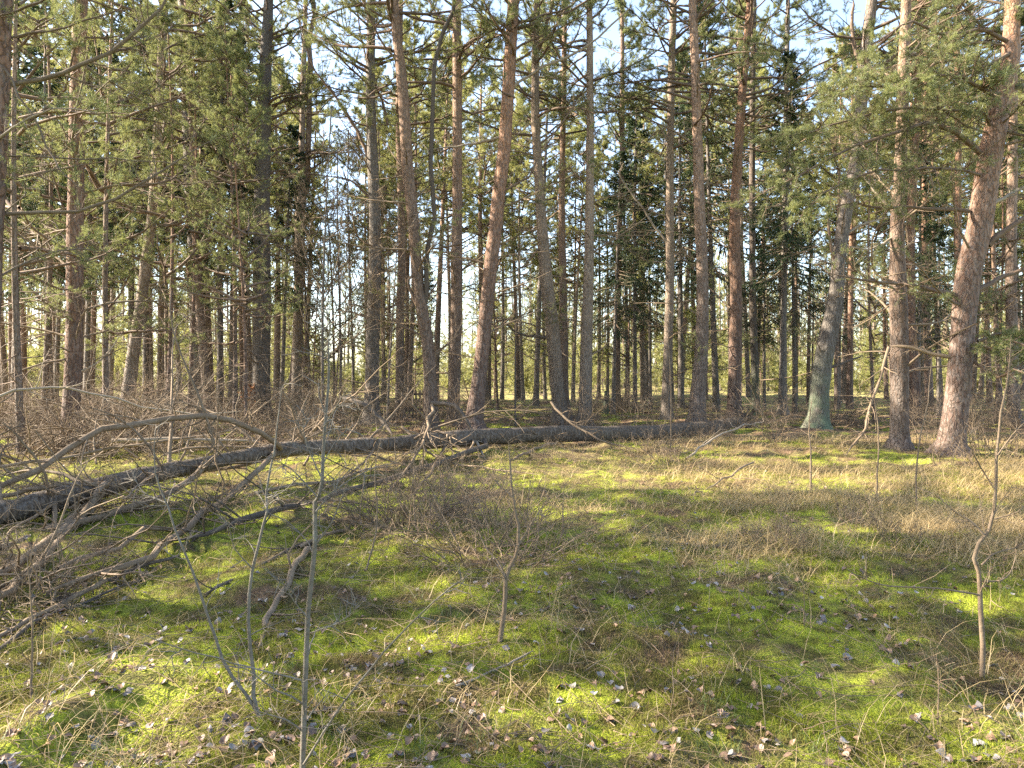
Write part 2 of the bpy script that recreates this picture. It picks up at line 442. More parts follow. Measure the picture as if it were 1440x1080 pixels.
def pine_crown(H, z0, wide, nl, mat, m=30, n1=8, n2=4, ln=(0.08, 0.13), wd=0.0085, dead=26, zd=2.5):
    mb = MB()
    z = z0 + (H - z0) * rng.random(nl) ** 0.9
    t = (z - z0) / (H - z0)
    az = rng.uniform(0, 2 * math.pi, nl)
    L = wide * (0.55 + 0.75 * np.sin(np.clip(0.25 + t * 0.8, 0, 1) * math.pi)) * rng.uniform(0.6, 1.15, nl) * (1 - 0.55 * t)
    up = 0.15 + 0.6 * t + rng.normal(0, 0.12, nl)
    d = np.stack([np.cos(az), np.sin(az), up], 1)
    P, R = grow(np.stack([np.zeros(nl), np.zeros(nl), z], 1), d, L, 7, 0.14, 0.04, 0.018 + 0.012 * L, 0.2)
    mb.add(*tubes(P, R, 4), 0)
    s, dd, l, r1 = spawn(P, R, n1, 0.3, 1.0, (0.5, 1.1), (0.25, 0.5), 0.5, 0.4, 0.006)
    P1, R1 = grow(s, dd, l, 5, 0.16, 0.06, r1, 0.3); mb.add(*tubes(P1, R1, 3), 0)
    s, dd, l, r2 = spawn(P1, R1, n2, 0.3, 1.0, (0.4, 1.0), (0.3, 0.7), 0.6, 0.1, 0.004)
    P2, R2 = grow(s, dd, np.maximum(l, 0.16), 3, 0.15, 0.08, r2, 0.5)
    mb.add(*needles(P2, m, ln, wd, 0.0), 1, False)
    mb.add(*needles(P1, m // 2, ln, wd, 0.6), 1, False)
    if dead:
        z = rng.uniform(zd, z0 + 1.5, dead); az = rng.uniform(0, 2 * math.pi, dead)
        d = np.stack([np.cos(az), np.sin(az), rng.normal(0.1, 0.25, dead)], 1)
        P, R = grow(np.stack([0 * z, 0 * z, z], 1), d, rng.uniform(0.4, 2.2, dead), 6, 0.14, 0.01, 0.016, 0.25)
        mb.add(*tubes(P, R, 3), 0)
        s, dd, l, r1 = spawn(P, R, 5, 0.25, 1.0, (0.5, 1.1), (0.2, 0.5), 0.5, 0.4, 0.004)
        P1, R1 = grow(s, dd, l, 4, 0.18, 0.0, r1, 0.5); mb.add(*tubes(P1, R1, 3), 0)
    return mb.mesh("crown", [M['limb'], M[mat]])
CROWN = [pine_crown(20, 8.0 + i * 0.8, 2.6, 60, 'needle_sunlit', 46, 8, 5, dead=15) for i in range(4)]
CROWN_YF = [pine_crown(10, 1.2 + 0.8 * i, 1.9, 60, 'needle_sunlit', 36, 8, 4, (0.08, 0.12), 0.009, 10, 0.6) for i in range(2)]
CROWN_Y = [pine_crown(12, 2.4 + 0.6 * i, 2.1, 50, 'needle', 38, 8, 4, (0.05, 0.085), 0.006, 22, 0.8) for i in range(3)]
CROWN_TOP = [pine_crown(20, 9.5, 2.6, 50, 'needle', 44, 9, 4, (0.07, 0.11), 0.008, dead=0) for i in range(2)]

def spruce_crown(H, z0, wide, nl, m=60):
    mb = MB()
    z = z0 + (H - z0) * (np.arange(nl) + rng.random(nl)) / nl
    t = (z - z0) / (H - z0); az = rng.uniform(0, 2 * math.pi, nl)
    L = wide * (1.02 - t) ** 0.8 * rng.uniform(0.65, 1.1, nl) + 0.15
    d = np.stack([np.cos(az), np.sin(az), -0.15 - 0.45 * (1 - t) + 0.5 * t], 1)
    P, R = grow(np.stack([0 * z, 0 * z, z], 1), d, L, 7, 0.06, 0.05, 0.012 + 0.008 * L, 0.25)
    mb.add(*tubes(P, R, 4), 0)
    s, dd, l, r1 = spawn(P, R, 13, 0.15, 1.0, (0.5, 1.1), (0.2, 0.45), 0.5, 0.8, 0.004)
    dd[:, 2] -= 0.35
    P1, R1 = grow(s, dd, np.maximum(l, 0.15), 5, 0.08, -0.16, r1, 0.4); mb.add(*tubes(P1, R1, 3), 0)
    mb.add(*needles(P1, m, (0.04, 0.07), 0.017, 0.0, 0.8, 0.5), 1, False)
    mb.add(*needles(P, m * 2, (0.04, 0.07), 0.017, 0.2, 0.8, 0.2), 1, False)
    return mb.mesh("crown", [M['twig'], M['needle_sp']])
SPRUCE = [spruce_crown(14, 4.6, 2.2, 130), spruce_crown(14, 5.4, 1.9, 115), spruce_crown(9, 0.5, 1.8, 120)]

def trunk_mesh(H, r, mat, bend=0.25, seed=0):
    K = 22
    z = np.linspace(-0.15, H, K); t = np.clip(z / H, 0, 1)
    a, b_ = rng.uniform(0, 6.3, 2)
    x = bend * np.sin(t * 3 + a) - bend * math.sin(a); y = bend * np.sin(t * 2.6 + b_) - bend * math.sin(b_)
    R = r * (1 - 0.85 * t) * (1 + 0.35 * np.exp(-np.maximum(z, 0) / 0.3))
    mb = MB(); mb.add(*tubes(np.stack([x, y, z], 1), np.maximum(R, 0.02), 9), 0)
    return mb.mesh("trunk", [M[mat]])
TRUNK = [trunk_mesh(20, random.uniform(0.13, 0.19), m_, 0.22) for m_ in ('pine', 'pine_pale', 'pine_red', 'pine', 'pine_pale', 'pine_grey', 'pine')]
TRUNK_S = [trunk_mesh(14, 0.12, 'pine_grey', 0.05), trunk_mesh(9, 0.09, 'pine_grey', 0.04)]
TRUNK_Y = [trunk_mesh(12, 0.075, 'pine', 0.2), trunk_mesh(12, 0.065, 'pine_red', 0.25)]

# ------------------------------------------------------------------ limbs traced on one tree
def limb_mesh(pts, w0, w1, d, origin, mat='limb', twigs=8, live=0.0, d1=None, sub=4, nd=30, flen=(0.15, 0.4), K=12, flat=0.3, nlen=(0.05, 0.085), wob=0.005, tip=True):
    """pts: pixels of the photo along the limb, at forward distance d (to d1 at its tip)"""
    d1 = d if d1 is None else d1
    n = len(pts)
    W = []
    for i, (px, py) in enumerate(pts):
        di = d + (d1 - d) * i / (n - 1)
        for _ in range(6):                      # a limb rests on the ground, never under it
            p = at(px, py, di)
            low = CAM_Z - float(hgt(p[0], p[1])) - 0.6 * w1 * di / FPX
            if p[2] < CAM_Z - low: di = low / ((py - HORIZON) / FPX)
        W.append(at(px, py, di))
    W = np.array(W) - origin
    P = spline(W, K)[None]
    L = np.linalg.norm(np.diff(P[0], axis=0), axis=1).sum()
    P[0, 1:-1] += rng.normal(size=(K - 2, 3)) * L * wob
    dd = np.linspace(d, d1, K)
    R = (np.linspace(w0, w1, K) / 2 * dd / FPX)[None]
    if tip: R[0, -1] *= 0.25; R[0, -2] *= 0.8
    mb = MB(); mb.add(*tubes(P, R, 8), 0)
    if twigs:
        s, q, l, r1 = spawn(P, R, twigs, 0.12, 1.0, (0.5, 1.2), flen, 0.4, flat, 0.0025)
        r1 = np.minimum(r1, 0.012)
        P1, R1 = grow(s, q, l, 6, 0.16, 0.0, r1, 0.3); mb.add(*tubes(P1, R1, 4), 0)
        s, q, l, r2 = spawn(P1, R1, sub, 0.15, 1.0, (0.5, 1.2), (0.25, 0.6), 0.55, flat, 0.002)
        P2, R2 = grow(s, q, np.maximum(l, 0.08), 4, 0.2, 0.0, r2, 0.5); mb.add(*tubes(P2, R2, 3), 0)
        if live:
            k = rng.random(len(P2)) < live
            mb.add(*needles(P2[k], nd, nlen, 0.0055, 0.1), 1, False)
            mb.add(*needles(P1, nd // 2, nlen, 0.0055, 0.7), 1, False)
    return mb.mesh("branch", [M[mat], M['needle']])

def main_tree(name, label, base, pts, mat='pine', H=19.0, dead=10, live=0, stub=5, zr=(1.0, 11.0), limbs=(), crown=True, group=None, d=None, cat='tree', lean=0.0):
    """a tree whose trunk follows pts = (pixel x, pixel y, width in pixels), standing at the ground pixel base"""
    G = ground(*base)
    if d: G = at(base[0], base[1], d); G[2] = float(hgt(G[0], G[1]))
    D = G[1]
    W = [G + np.array([0, 0, -0.15])]; R = [pts[0][2] / 2 * D / FPX * 1.45]
    W.append(G + (at(pts[0][0], pts[0][1], D) - G) * 0.15 + np.array([0, 0, 0.12])); R.append(R[0] / 1.22)
    for x, y, w_ in pts:
        W.append(at(x, y, D)); R.append(w_ / 2 * D / FPX)
    top = W[-1]; dirv = W[-1] - W[-2]; dirv = dirv / np.linalg.norm(dirv)
    while top[2] < H - 0.5:
        dirv = nrm(dirv * np.array([0.85, 1, 1]) + np.array([rng.normal() * 0.02, rng.normal() * 0.02, 0.03]))
        top = top + dirv * min(2.5, H - top[2]); W.append(top)
    ne = len(W) - len(R); r_l = R[-1]
    R += [r_l + (0.03 - r_l) * (i + 1) / max(ne, 1) for i in range(ne)]
    W = np.array(W) - G
    W[:, 1] += lean * W[:, 2]
    K = 46
    P = spline(W, K); RR = spline(np.stack([R, R, R], 1), K)[:, 0]
    root = thing(name, label, cat, G, group)
    v, f = tubes(P, np.maximum(RR, 0.02), 16)
    v = v + nrm(v - np.repeat(P, 16, 0)) * (vnoise(v[:, 2] * 3 + v[:, 0] * 9, v[:, 1] * 9 + v[:, 0] * 5, 5)[:, None] - 0.5) * 0.022
    th = np.tile(np.arange(16) * 2 * math.pi / 16, K); ce = np.repeat(P, 16, 0); ph = rng.uniform(0, 6.28, 3)
    fl = np.exp(-np.maximum(v[:, 2], 0) / 0.22) * (0.16 + 0.30 * np.clip(np.cos(3 * th + ph[0]), 0, 1) + 0.25 * np.clip(np.cos(5 * th + ph[1]), 0, 1))
    v = v + (v - ce) * np.array([1, 1, 0.2]) * fl[:, None]
    mb = MB(); mb.add(v, f)
    link("trunk", mb.mesh("trunk", [M[mat]]), root)
    def axis(z):
        return np.array([np.interp(z, P[:, 2], P[:, i]) for i in range(2)] + [z])
    for lib, n in ((DEAD, int(dead * 1.8)), (LIVE, live), (STUB, stub)):
        for i in range(n):
            z = random.uniform(*zr)
            if lib is LIVE: z = random.uniform(max(zr[0], 2.2), zr[1])
            link("branch", random.choice(lib), root, axis(z), (random.uniform(-0.3, 0.3), random.uniform(-0.35, 0.25), random.uniform(0, 6.28)), random.uniform(0.6, 1.15))
    for L in limbs:
        kw = dict(L[3]) if len(L) > 3 else {}
        dd = kw.pop('d', 0) + D
        d1 = dd + kw.pop('dd', random.uniform(-0.4, 0.4))
        link("branch", limb_mesh(L[0], L[1], L[2], dd, G, d1=d1, **kw), root)
    if crown:
        c = axis(13.0); c[2] = 0
        link("crown", random.choice(CROWN_TOP), root, c, (0, 0, random.uniform(0, 6.28)), 1.0)
    return root

# ------------------------------------------------------------------ the standing trees one can tell apart
T0L = [([(-15, 128), (0, 123), (67, 107), (110, 97), (160, 70), (200, 37), (237, 0), (255, -40)], 8, 3, dict(d=0, dd=0.2, twigs=16, live=0.35, mat='twig')),
       ([(-20, 306), (0, 303), (93, 295), (147, 285), (200, 258), (247, 230), (300, 195)], 6.5, 2, dict(dd=0.5, twigs=14, live=0.35, mat='twig')),
       ([(-20, 200), (0, 193), (50, 163), (93, 153), (140, 160)], 4.5, 1.6, dict(dd=-0.3, twigs=10, live=0.25, mat='deadpale')),
       ([(-20, 232), (0, 222), (100, 222), (200, 226), (290, 238)], 3.6, 1.2, dict(dd=0.8, twigs=10, live=0.3, mat='twig')),
       ([(-20, 40), (10, 20), (60, 0), (120, -30)], 5, 2, dict(dd=-0.2, twigs=10, live=0.5)),
       ([(-20, 400), (30, 372), (90, 352), (150, 352)], 4, 1.5, dict(dd=0.6, twigs=12, live=0.1, mat='twig')),
       ([(-20, 60), (60, 45), (150, 20), (200, 14)], 3.5, 1.5, dict(dd=0.3, twigs=14, live=0.5)),
       ([(-20, 60), (40, 150), (75, 230), (120, 270)], 3.5, 1.5, dict(dd=-0.3, twigs=10, live=0.2, mat='twig'))]
main_tree("pine_tree", "pine cut off by the left edge with long twiggy boughs reaching in", (-25, 735), [(-20, 560, 26), (-12, 400, 24), (-4, 250, 22), (3, 100, 21), (7, 0, 19)], 'pine_red', 18, 0, 0, 0, limbs=T0L)
main_tree("pine_tree", "straight reddish pine at far left behind the tangled brushwood", (100, 630), [(99, 590, 23), (103, 520, 22), (105, 450, 22), (106, 300, 21), (110, 100, 19), (114, 0, 17)], 'pine_red', 19, 16, 8, 4,
          limbs=[([(105, 443), (85, 446), (60, 440), (30, 447)], 4, 1.5, dict(mat='deadpale', twigs=5)), ([(106, 525), (130, 515), (150, 498), (170, 470)], 4, 1.2, dict(mat='deadpale', twigs=6)),
                 ([(110, 100), (103, 60), (60, 45), (20, 70)], 4, 1.5, dict(twigs=8, live=0.3)), ([(117, 52), (150, 53), (190, 45)], 3.5, 1.5, dict(twigs=8, live=0.3)), ([(106, 230), (60, 232), (0, 245)], 3, 1.2, dict(twigs=10, live=0.2))])
main_tree("pine_tree", "slim pale pine leaning right, second trunk in from the left", (177, 603), [(180, 555, 18), (190, 480, 16), (198, 430, 15), (207, 357, 14), (213, 310, 13), (219, 233, 12.5), (225, 133, 11.5), (230, 0, 10)], 'pine_pale', 17, 10, 6, 4,
          limbs=[([(199, 392), (192, 385), (186, 368), (178, 364)], 3, 1, dict(mat='deadpale', twigs=3)), ([(206, 402), (235, 392), (265, 368)], 3, 1, dict(mat='deadpale', twigs=5))])
main_tree("pine_tree", "thin crooked reddish pine in front of a dark spruce stem", (297, 590), [(293, 570, 12), (287, 507, 12), (280, 423, 11.5), (276, 330, 11), (273, 233, 10), (267, 100, 9), (263, 0, 8)], 'pine', 16, 8, 8, 3)
main_tree("spruce_tree", "dark spruce stem directly behind a thin crooked pine", (278, 583), [(277, 540, 20), (276, 400, 19), (268, 250, 17), (262, 100, 15), (258, 0, 14)], 'pine_grey', 17, 12, 0, 2)
main_tree("spruce_tree", "tall straight grey spruce trunk rising left of the open sky gap", (367, 592), [(367, 530, 25), (368, 450, 25), (368, 373, 24), (368, 300, 22), (371, 180, 19), (373, 100, 17), (378, 0, 13)], 'pine_grey', 20, 14, 5, 4,
          limbs=[([(378, 52), (400, 40), (420, 25), (470, 10)], 3.5, 1.2, dict(twigs=10)), ([(382, 85), (392, 80), (400, 76)], 2.5, 1, dict(twigs=2)), ([(380, 243), (430, 230), (468, 185)], 2.5, 1, dict(twigs=8)), ([(380, 245), (440, 245), (500, 255)], 2.5, 1, dict(twigs=8)), ([(378, 160), (400, 140), (460, 135), (500, 150)], 3, 1, dict(twigs=9))])
main_tree("pine_tree", "double stemmed slender pine beside the open sky gap", (417, 577), [(417, 540, 14), (421, 373, 14), (422, 300, 14), (424, 233, 9), (426, 140, 8), (428, 60, 7), (430, 0, 6)], 'pine_pale', 18, 8, 2, 3,
          limbs=[([(424, 300), (432, 250), (434, 150), (438, 70), (440, 0), (441, -60)], 9, 6, dict(mat='limb', twigs=3, dd=0.1))])
main_tree("pine_tree", "dark grey straight pine left of the forked pine", (523, 597), [(523, 540, 20), (525, 450, 19), (527, 390, 18), (527, 300, 16), (523, 200, 15), (521, 100, 13), (522, 0, 12)], 'pine_grey', 19, 14, 3, 4,
          limbs=[([(520, 230), (505, 190), (480, 150), (462, 118)], 5, 2.5, dict(twigs=9)), ([(520, 278), (495, 255), (470, 248)], 4, 1.5, dict(twigs=7)), ([(545, 175), (535, 130), (515, 80), (498, 0)], 4, 2, dict(twigs=8)), ([(517, 215), (490, 165), (440, 90), (420, 20)], 4, 1.5, dict(twigs=12))])
main_tree("pine_tree", "thin straight pine beside the little picket fence", (562, 590), [(562, 545, 12), (563, 440, 12), (565, 357, 11), (564, 280, 10), (561, 160, 9), (563, 0, 8)], 'pine', 17, 8, 2, 3)
main_tree("pine_tree", "forked pine with a thin dark second stem, base behind the fallen trunk", (606, 607), [(606, 580, 20), (605, 540, 18), (602, 490, 17), (594, 440, 17), (588, 400, 16), (586, 373, 16), (582, 317, 16), (573, 233, 16), (567, 133, 15), (558, 50, 13), (554, 0, 12)], 'pine', 19, 10, 3, 3,
          limbs=[([(596, 435), (602, 400), (604, 350), (605, 300), (607, 200), (613, 100), (627, 40), (637, 0), (645, -40)], 7, 5, dict(mat='deaddark', twigs=8, dd=0.1)),
                 ([(588, 432), (578, 410), (574, 395), (580, 388), (592, 386)], 5, 2.5, dict(twigs=4)), ([(597, 424), (610, 405), (622, 385), (640, 360)], 3, 1, dict(twigs=5)),
                 ([(598, 505), (620, 490), (640, 480)], 3.5, 1.2, dict(twigs=5)), ([(590, 470), (560, 455), (535, 430)], 3.5, 1.2, dict(twigs=6)), ([(602, 350), (640, 345), (670, 330), (690, 310)], 3, 1.2, dict(twigs=7))])
main_tree("pine_tree", "straight pinkish pine left of the stoutest leaning pine", (637, 597), [(638, 560, 17), (640, 523, 16), (642, 430, 16), (642, 373, 16.5), (643, 300, 14), (643, 167, 13.5), (643, 0, 12)], 'pine', 19, 10, 3, 4)
main_tree("pine_tree", "stout orange brown pine leaning right in the middle of the picture", (665, 604), [(668, 580, 24), (673, 540, 21), (677, 507, 20), (685, 423, 19.5), (692, 357, 19), (697, 317, 19), (703, 260, 18.5), (710, 200, 18), (718, 67, 17), (722, 0, 16.5)], 'pine_red', 20, 8, 2, 5,
          limbs=[([(720, 125), (747, 103), (797, 80), (833, 57), (873, 23), (890, 5)], 4.5, 2, dict(mat='deadpale', twigs=8)), ([(722, 70), (740, 60), (760, 50), (790, 30)], 4, 1.5, dict(twigs=7)),
                 ([(712, 190), (673, 200), (640, 206), (600, 210)], 4, 1.5, dict(mat='deadpale', twigs=6)), ([(720, 30), (690, 45), (650, 65), (610, 80)], 3, 1.2, dict(twigs=8)), ([(706, 270), (740, 250), (760, 215), (800, 160), (835, 110)], 3.5, 1.2, dict(twigs=8))])
main_tree("pine_tree", "pale pine bending left near its base, right of the leaning orange pine", (788, 597), [(786, 565, 20), (783, 540, 20), (778, 473, 20), (770, 407, 18), (765, 357, 17), (762, 317, 15), (757, 240, 13), (753, 167, 12), (753, 67, 10.5), (755, 0, 9)], 'pine_pale', 18, 8, 2, 4,
          limbs=[([(772, 476), (750, 473), (733, 470), (713, 457), (700, 440)], 4.5, 2, dict(mat='deaddark', twigs=7)), ([(757, 70), (765, 45), (775, 10), (782, -20)], 6, 4, dict(twigs=3)), ([(757, 205), (785, 180), (810, 140), (833, 110)], 3, 1.2, dict(twigs=8)),
                 ([(764, 340), (735, 375), (712, 385)], 3, 1.2, dict(twigs=6)), ([(755, 150), (735, 130), (725, 110)], 3, 1.2, dict(twigs=5))])
main_tree("pine_tree", "slim pine standing close behind the pale bending pine", (794, 585), [(793, 540, 13), (793, 473, 12), (792, 407, 11), (790, 300, 9.5), (792, 167, 8), (794, 33, 7), (794, 0, 7)], 'pine', 18, 6, 2, 3)
main_tree("pine_tree", "straight pale pine in front of the drooping dark spruce", (822, 589), [(823, 567, 19), (825, 473, 17), (828, 373, 14), (829, 300, 12), (830, 167, 10.5), (829, 0, 8.5)], 'pine_pale', 19, 10, 2, 3)
main_tree("pine_tree", "thin far sunlit pine right of the grey marker post", (867, 573), [(867, 540, 11), (868, 440, 10), (872, 300, 8), (875, 200, 7), (875, 0, 6)], 'pine', 20, 5, 0, 2)
main_tree("pine_tree", "pale slender pine with bare curved branches, left of the straight grey pine", (938, 590), [(938, 540, 13.5), (942, 407, 12), (942, 300, 11), (943, 167, 10.5), (947, 0, 9)], 'pine_pale', 19, 10, 2, 3,
          limbs=[([(940, 345), (915, 310), (890, 275), (872, 250), (868, 240)], 3.5, 1.5, dict(mat='deadpale', twigs=6)), ([(942, 205), (925, 175), (905, 170)], 3, 1.2, dict(mat='deadpale', twigs=5)), ([(945, 60), (960, 40), (975, 35)], 3, 1, dict(twigs=4))])
main_tree("pine_tree", "straight grey pink pine near the root end of the fallen trunk", (980, 596), [(982, 547, 21), (986, 500, 19), (988, 440, 17.5), (987, 357, 16), (984, 300, 15), (980, 167, 13.5), (975, 33, 11.5), (974, 0, 11)], 'pine', 19, 12, 2, 4)
main_tree("pine_tree", "dark purplish pine leaning slightly right beside the drooping spruce boughs", (1032, 594), [(1033, 540, 18), (1035, 423, 16.5), (1033, 317, 14.5), (1040, 183, 12.5), (1048, 83, 10.5), (1055, 0, 9)], 'pine_red', 19, 12, 2, 3)
main_tree("pine_tree", "thin mossy stem right of the dark purplish pine", (1064, 586), [(1063, 557, 11), (1060, 473, 10), (1058, 380, 9), (1058, 200, 8), (1060, 0, 7)], 'pine_alg', 16, 6, 2, 2)
main_tree("pine_tree", "thin straight grey stem left of the curved mossy footed pine", (1102, 584), [(1102, 557, 9.5), (1102, 440, 8.5), (1104, 250, 7), (1108, 0, 6)], 'pine_grey', 16, 8, 3, 2)
main_tree("pine_tree", "curved pine with mossy green foot, swept right up to a forked top", (1149, 603), [(1151, 580, 28), (1153, 545, 26), (1158, 507, 25), (1166, 465, 24), (1172, 440, 23), (1177, 400, 19), (1180, 357, 18), (1192, 283, 18), (1205, 217, 17), (1213, 117, 16), (1222, 33, 15), (1226, 0, 14)], 'pine_alg', 19, 8, 3, 4,
          limbs=[([(1160, 520), (1187, 510), (1213, 500)], 5, 2.5, dict(twigs=5, mat='deaddark')), ([(1210, 95), (1203, 70), (1198, 33), (1200, 0)], 6, 4, dict(twigs=6)), ([(1222, 100), (1260, 77), (1275, 40), (1290, 20)], 6, 3, dict(twigs=8, live=0.3)), ([(1178, 380), (1169, 345), (1165, 310), (1172, 280)], 5, 3, dict(twigs=6)),
                 ([(1224, 20), (1245, 5), (1270, 20), (1262, 70)], 5, 3, dict(twigs=8, live=0.3)), ([(1188, 330), (1215, 315), (1250, 305)], 4, 1.5, dict(mat='deadpale', twigs=6))])
main_tree("pine_tree", "straight pink grey pine standing between the curved pine and the stout red one", (1264, 634), [(1265, 607, 24), (1265, 507, 24), (1263, 407, 23), (1262, 357, 20), (1262, 300, 18), (1267, 217, 16), (1272, 67, 15), (1275, 0, 13)], 'pine', 18, 14, 4, 5,
          limbs=[([(1268, 260), (1290, 215), (1305, 240), (1320, 280)], 5, 2.5, dict(mat='deadpale', twigs=5)), ([(1260, 300), (1235, 275), (1215, 250)], 4, 2, dict(mat='deadpale', twigs=6)), ([(1262, 330), (1225, 350), (1190, 345)], 4, 2, dict(mat='deadpale', twigs=8))])
main_tree("pine_tree", "dim reddish pine half hidden behind the pink grey pine", (1287, 595), [(1287, 557, 15), (1283, 480, 14), (1280, 440, 13), (1281, 300, 11), (1290, 150, 10), (1295, 0, 9)], 'pine_red', 18, 8, 2, 3)
T24 = [([(1425, 70), (1390, 90), (1330, 85), (1270, 120), (1200, 125), (1140, 150)], 6, 1.6, dict(twigs=46, live=0.95, sub=8, nd=46, dd=-1.0, flen=(0.12, 0.32))),
       ([(1388, 250), (1350, 235), (1290, 240), (1220, 245), (1160, 270), (1120, 300)], 5, 1.5, dict(twigs=46, live=0.95, sub=8, nd=46, dd=-1.8, flen=(0.12, 0.3))),
       ([(1400, 180), (1440, 190), (1490, 180)], 5, 3, dict(twigs=20, live=0.95, sub=7, nd=44)),
       ([(1352, 470), (1390, 490), (1420, 478), (1470, 500)], 4, 2, dict(twigs=26, live=0.9, sub=7, nd=40, dd=-1.2)),
       ([(1383, 220), (1360, 197), (1327, 180), (1300, 173), (1260, 185), (1207, 203), (1150, 232), (1093, 257), (1050, 285)], 8, 1.6, dict(twigs=52, live=0.95, sub=8, nd=46, dd=-1.6, flen=(0.12, 0.3))),
       ([(1363, 297), (1310, 293), (1237, 290), (1200, 287), (1160, 292)], 6, 1.6, dict(twigs=14, live=0.4, dd=-0.8)),
       ([(1383, 293), (1410, 280), (1440, 263), (1480, 250)], 6.5, 3, dict(twigs=8, live=0.2, mat='deadpale')),
       ([(1390, 345), (1405, 330), (1440, 307), (1480, 290)], 9, 5, dict(twigs=6, live=0.2)),
       ([(1353, 420), (1313, 407), (1277, 400), (1227, 397), (1160, 383)], 8, 2, dict(twigs=16, live=0.15, dd=-0.8)),
       ([(1367, 413), (1400, 393), (1440, 380), (1490, 375)], 8, 4, dict(twigs=8, live=0.3)),
       ([(1345, 503), (1310, 497), (1280, 488), (1253, 487)], 6, 4, dict(twigs=6, mat='dead')),
       ([(1413, 133), (1393, 130), (1377, 123), (1345, 105), (1290, 110), (1240, 130)], 7, 2, dict(twigs=44, live=0.95, sub=8, nd=46, dd=-1.2, flen=(0.15, 0.4))),
       ([(1415, 133), (1440, 120), (1490, 118)], 7, 4, dict(twigs=8, live=0.5, mat='deadpale')),
       ([(1420, 60), (1380, 40), (1330, 50), (1280, 30), (1230, 60)], 6, 2, dict(twigs=22, live=0.95, sub=6, nd=40, dd=-0.8)),
       ([(1400, 180), (1380, 160), (1300, 150), (1220, 160), (1150, 180), (1090, 190)], 5, 1.5, dict(twigs=52, live=0.95, sub=8, nd=46, dd=-1.5, flen=(0.12, 0.3))),
       ([(1375, 480), (1410, 470), (1450, 500)], 5, 2, dict(twigs=12, live=0.9, sub=6, nd=40)),
       ([(1420, 40), (1440, 20), (1470, 30)], 6, 3, dict(twigs=20, live=0.95, sub=6, nd=40)),
       ([(1360, 500), (1400, 530), (1430, 520), (1470, 540)], 5, 2, dict(twigs=14, live=0.8, sub=5, dd=-1.5))]
main_tree("pine_tree", "stout red barked pine at right with heavy crooked boughs", (1338, 641), [(1340, 615, 34), (1348, 540, 31), (1355, 457, 31), (1361, 390, 33), (1370, 350, 32), (1378, 317, 31), (1393, 217, 30), (1410, 133, 26), (1421, 83, 23), (1424, 0, 20)], 'pine_red', 18, 6, 2, 5, limbs=T24)
main_tree("pine_tree", "slim orange pine seen just left of the stout red barked pine", (1345, 590), [(1345, 500, 10), (1347, 300, 9), (1347, 183, 8.5), (1345, 0, 7.5)], 'pine_red', 19, 6, 1, 2)
main_tree("pine_tree", "pine at the right edge behind the heavy crooked boughs", (1425, 598), [(1425, 540, 15), (1422, 400, 14), (1424, 200, 12), (1426, 0, 10)], 'pine', 18, 10, 4, 2)

# ------------------------------------------------------------------ the rest of the stand
taken = [tuple(o.location[:2]) for o in COL.objects if o.type == 'EMPTY']
def free(x, y, r):
    return all((x - a) ** 2 + (y - b) ** 2 > r * r for a, b in taken)
def stand_tree(name, label, cat, group, x, y, trunk, crown, sc):
    r = thing(name, label, cat, (x, y, float(hgt(x, y))), group, random.uniform(0, 6.28), sc)
    link("trunk", trunk, r); link("crown", crown, r)
    r.rotation_euler.x = random.gauss(0, 0.015); r.rotation_euler.y = random.gauss(0, 0.02)
    taken.append((x, y))
    return r
def pxof(x, y): return 720 + FPX * x / y
# understorey pines and spruces: (pixel x, forward distance, kind, size)
UNDER = [(30, 14, 'y', 1.0), (150, 17, 'y', 1.05), (235, 19, 'y', 1.0), (330, 20, 'y', 0.95), (60, 21, 'y', 1.2), (310, 26, 's', 1.1), (395, 30, 's', 0.85), (120, 27, 's', 1.0), (-40, 18, 's', 0.9),
         (205, 30, 's', 1.2), (345, 17, 'y', 0.72), (265, 23, 'y', 1.1), (20, 30, 's', 1.2), (440, 36, 'y', 0.8), (862, 29, 's', 0.74), (893, 32, 's', 0.95), (1008, 31, 's', 1.25), (1098, 27, 's', 0.95), (1118, 31, 's', 0.9), (958, 34, 's', 1.2), (915, 36, 's', 0.8), (1075, 33, 's', 0.7), (1320, 27, 's', 0.6), (70, 24, 's', 1.0), (185, 26, 's', 1.1), (325, 29, 's', 1.1),
         (1230, 24, 'y', 0.85), (1400, 22, 'y', 0.8), (1290, 30, 's', 0.8), (1180, 40, 's', 0.8), (1420, 34, 's', 0.9), (545, 28, 'y', 0.75), (470, 27, 'y', 0.55), (1060, 42, 's', 0.7), (600, 42, 's', 0.6), (700, 31, 'y', 0.85)]
UL = {('y', 0): "young pine with low green boughs in the shady thicket at left", ('y', 1): "young pine with low boughs standing between the taller trunks, right of the thicket",
      ('s', 0): "dark spruce deep in the shady thicket at left", ('s', 1): "dark drooping spruce behind the pale pines, right of the middle"}
for px, d, k, s in UNDER:
    x = (px - 720) / FPX * d
    side = 0 if px < 450 else 1
    if k == 'y':
        stand_tree("young_pine", UL[k, side], "tree", "young pines left" if side == 0 else "young pines middle and right", x, d, random.choice(TRUNK_Y), random.choice(CROWN_Y), s)
    else:
        i = random.choice((0, 1))
        stand_tree("spruce_tree", UL[k, side], "tree", "spruces left" if side == 0 else "spruces right", x, d, TRUNK_S[0], SPRUCE[i], s)
BL = ["slender pine of the sunlit stand behind, in its left third", "slender pine of the sunlit stand behind, in its middle third", "slender pine of the sunlit stand behind, in its right third"]
cnt = 0
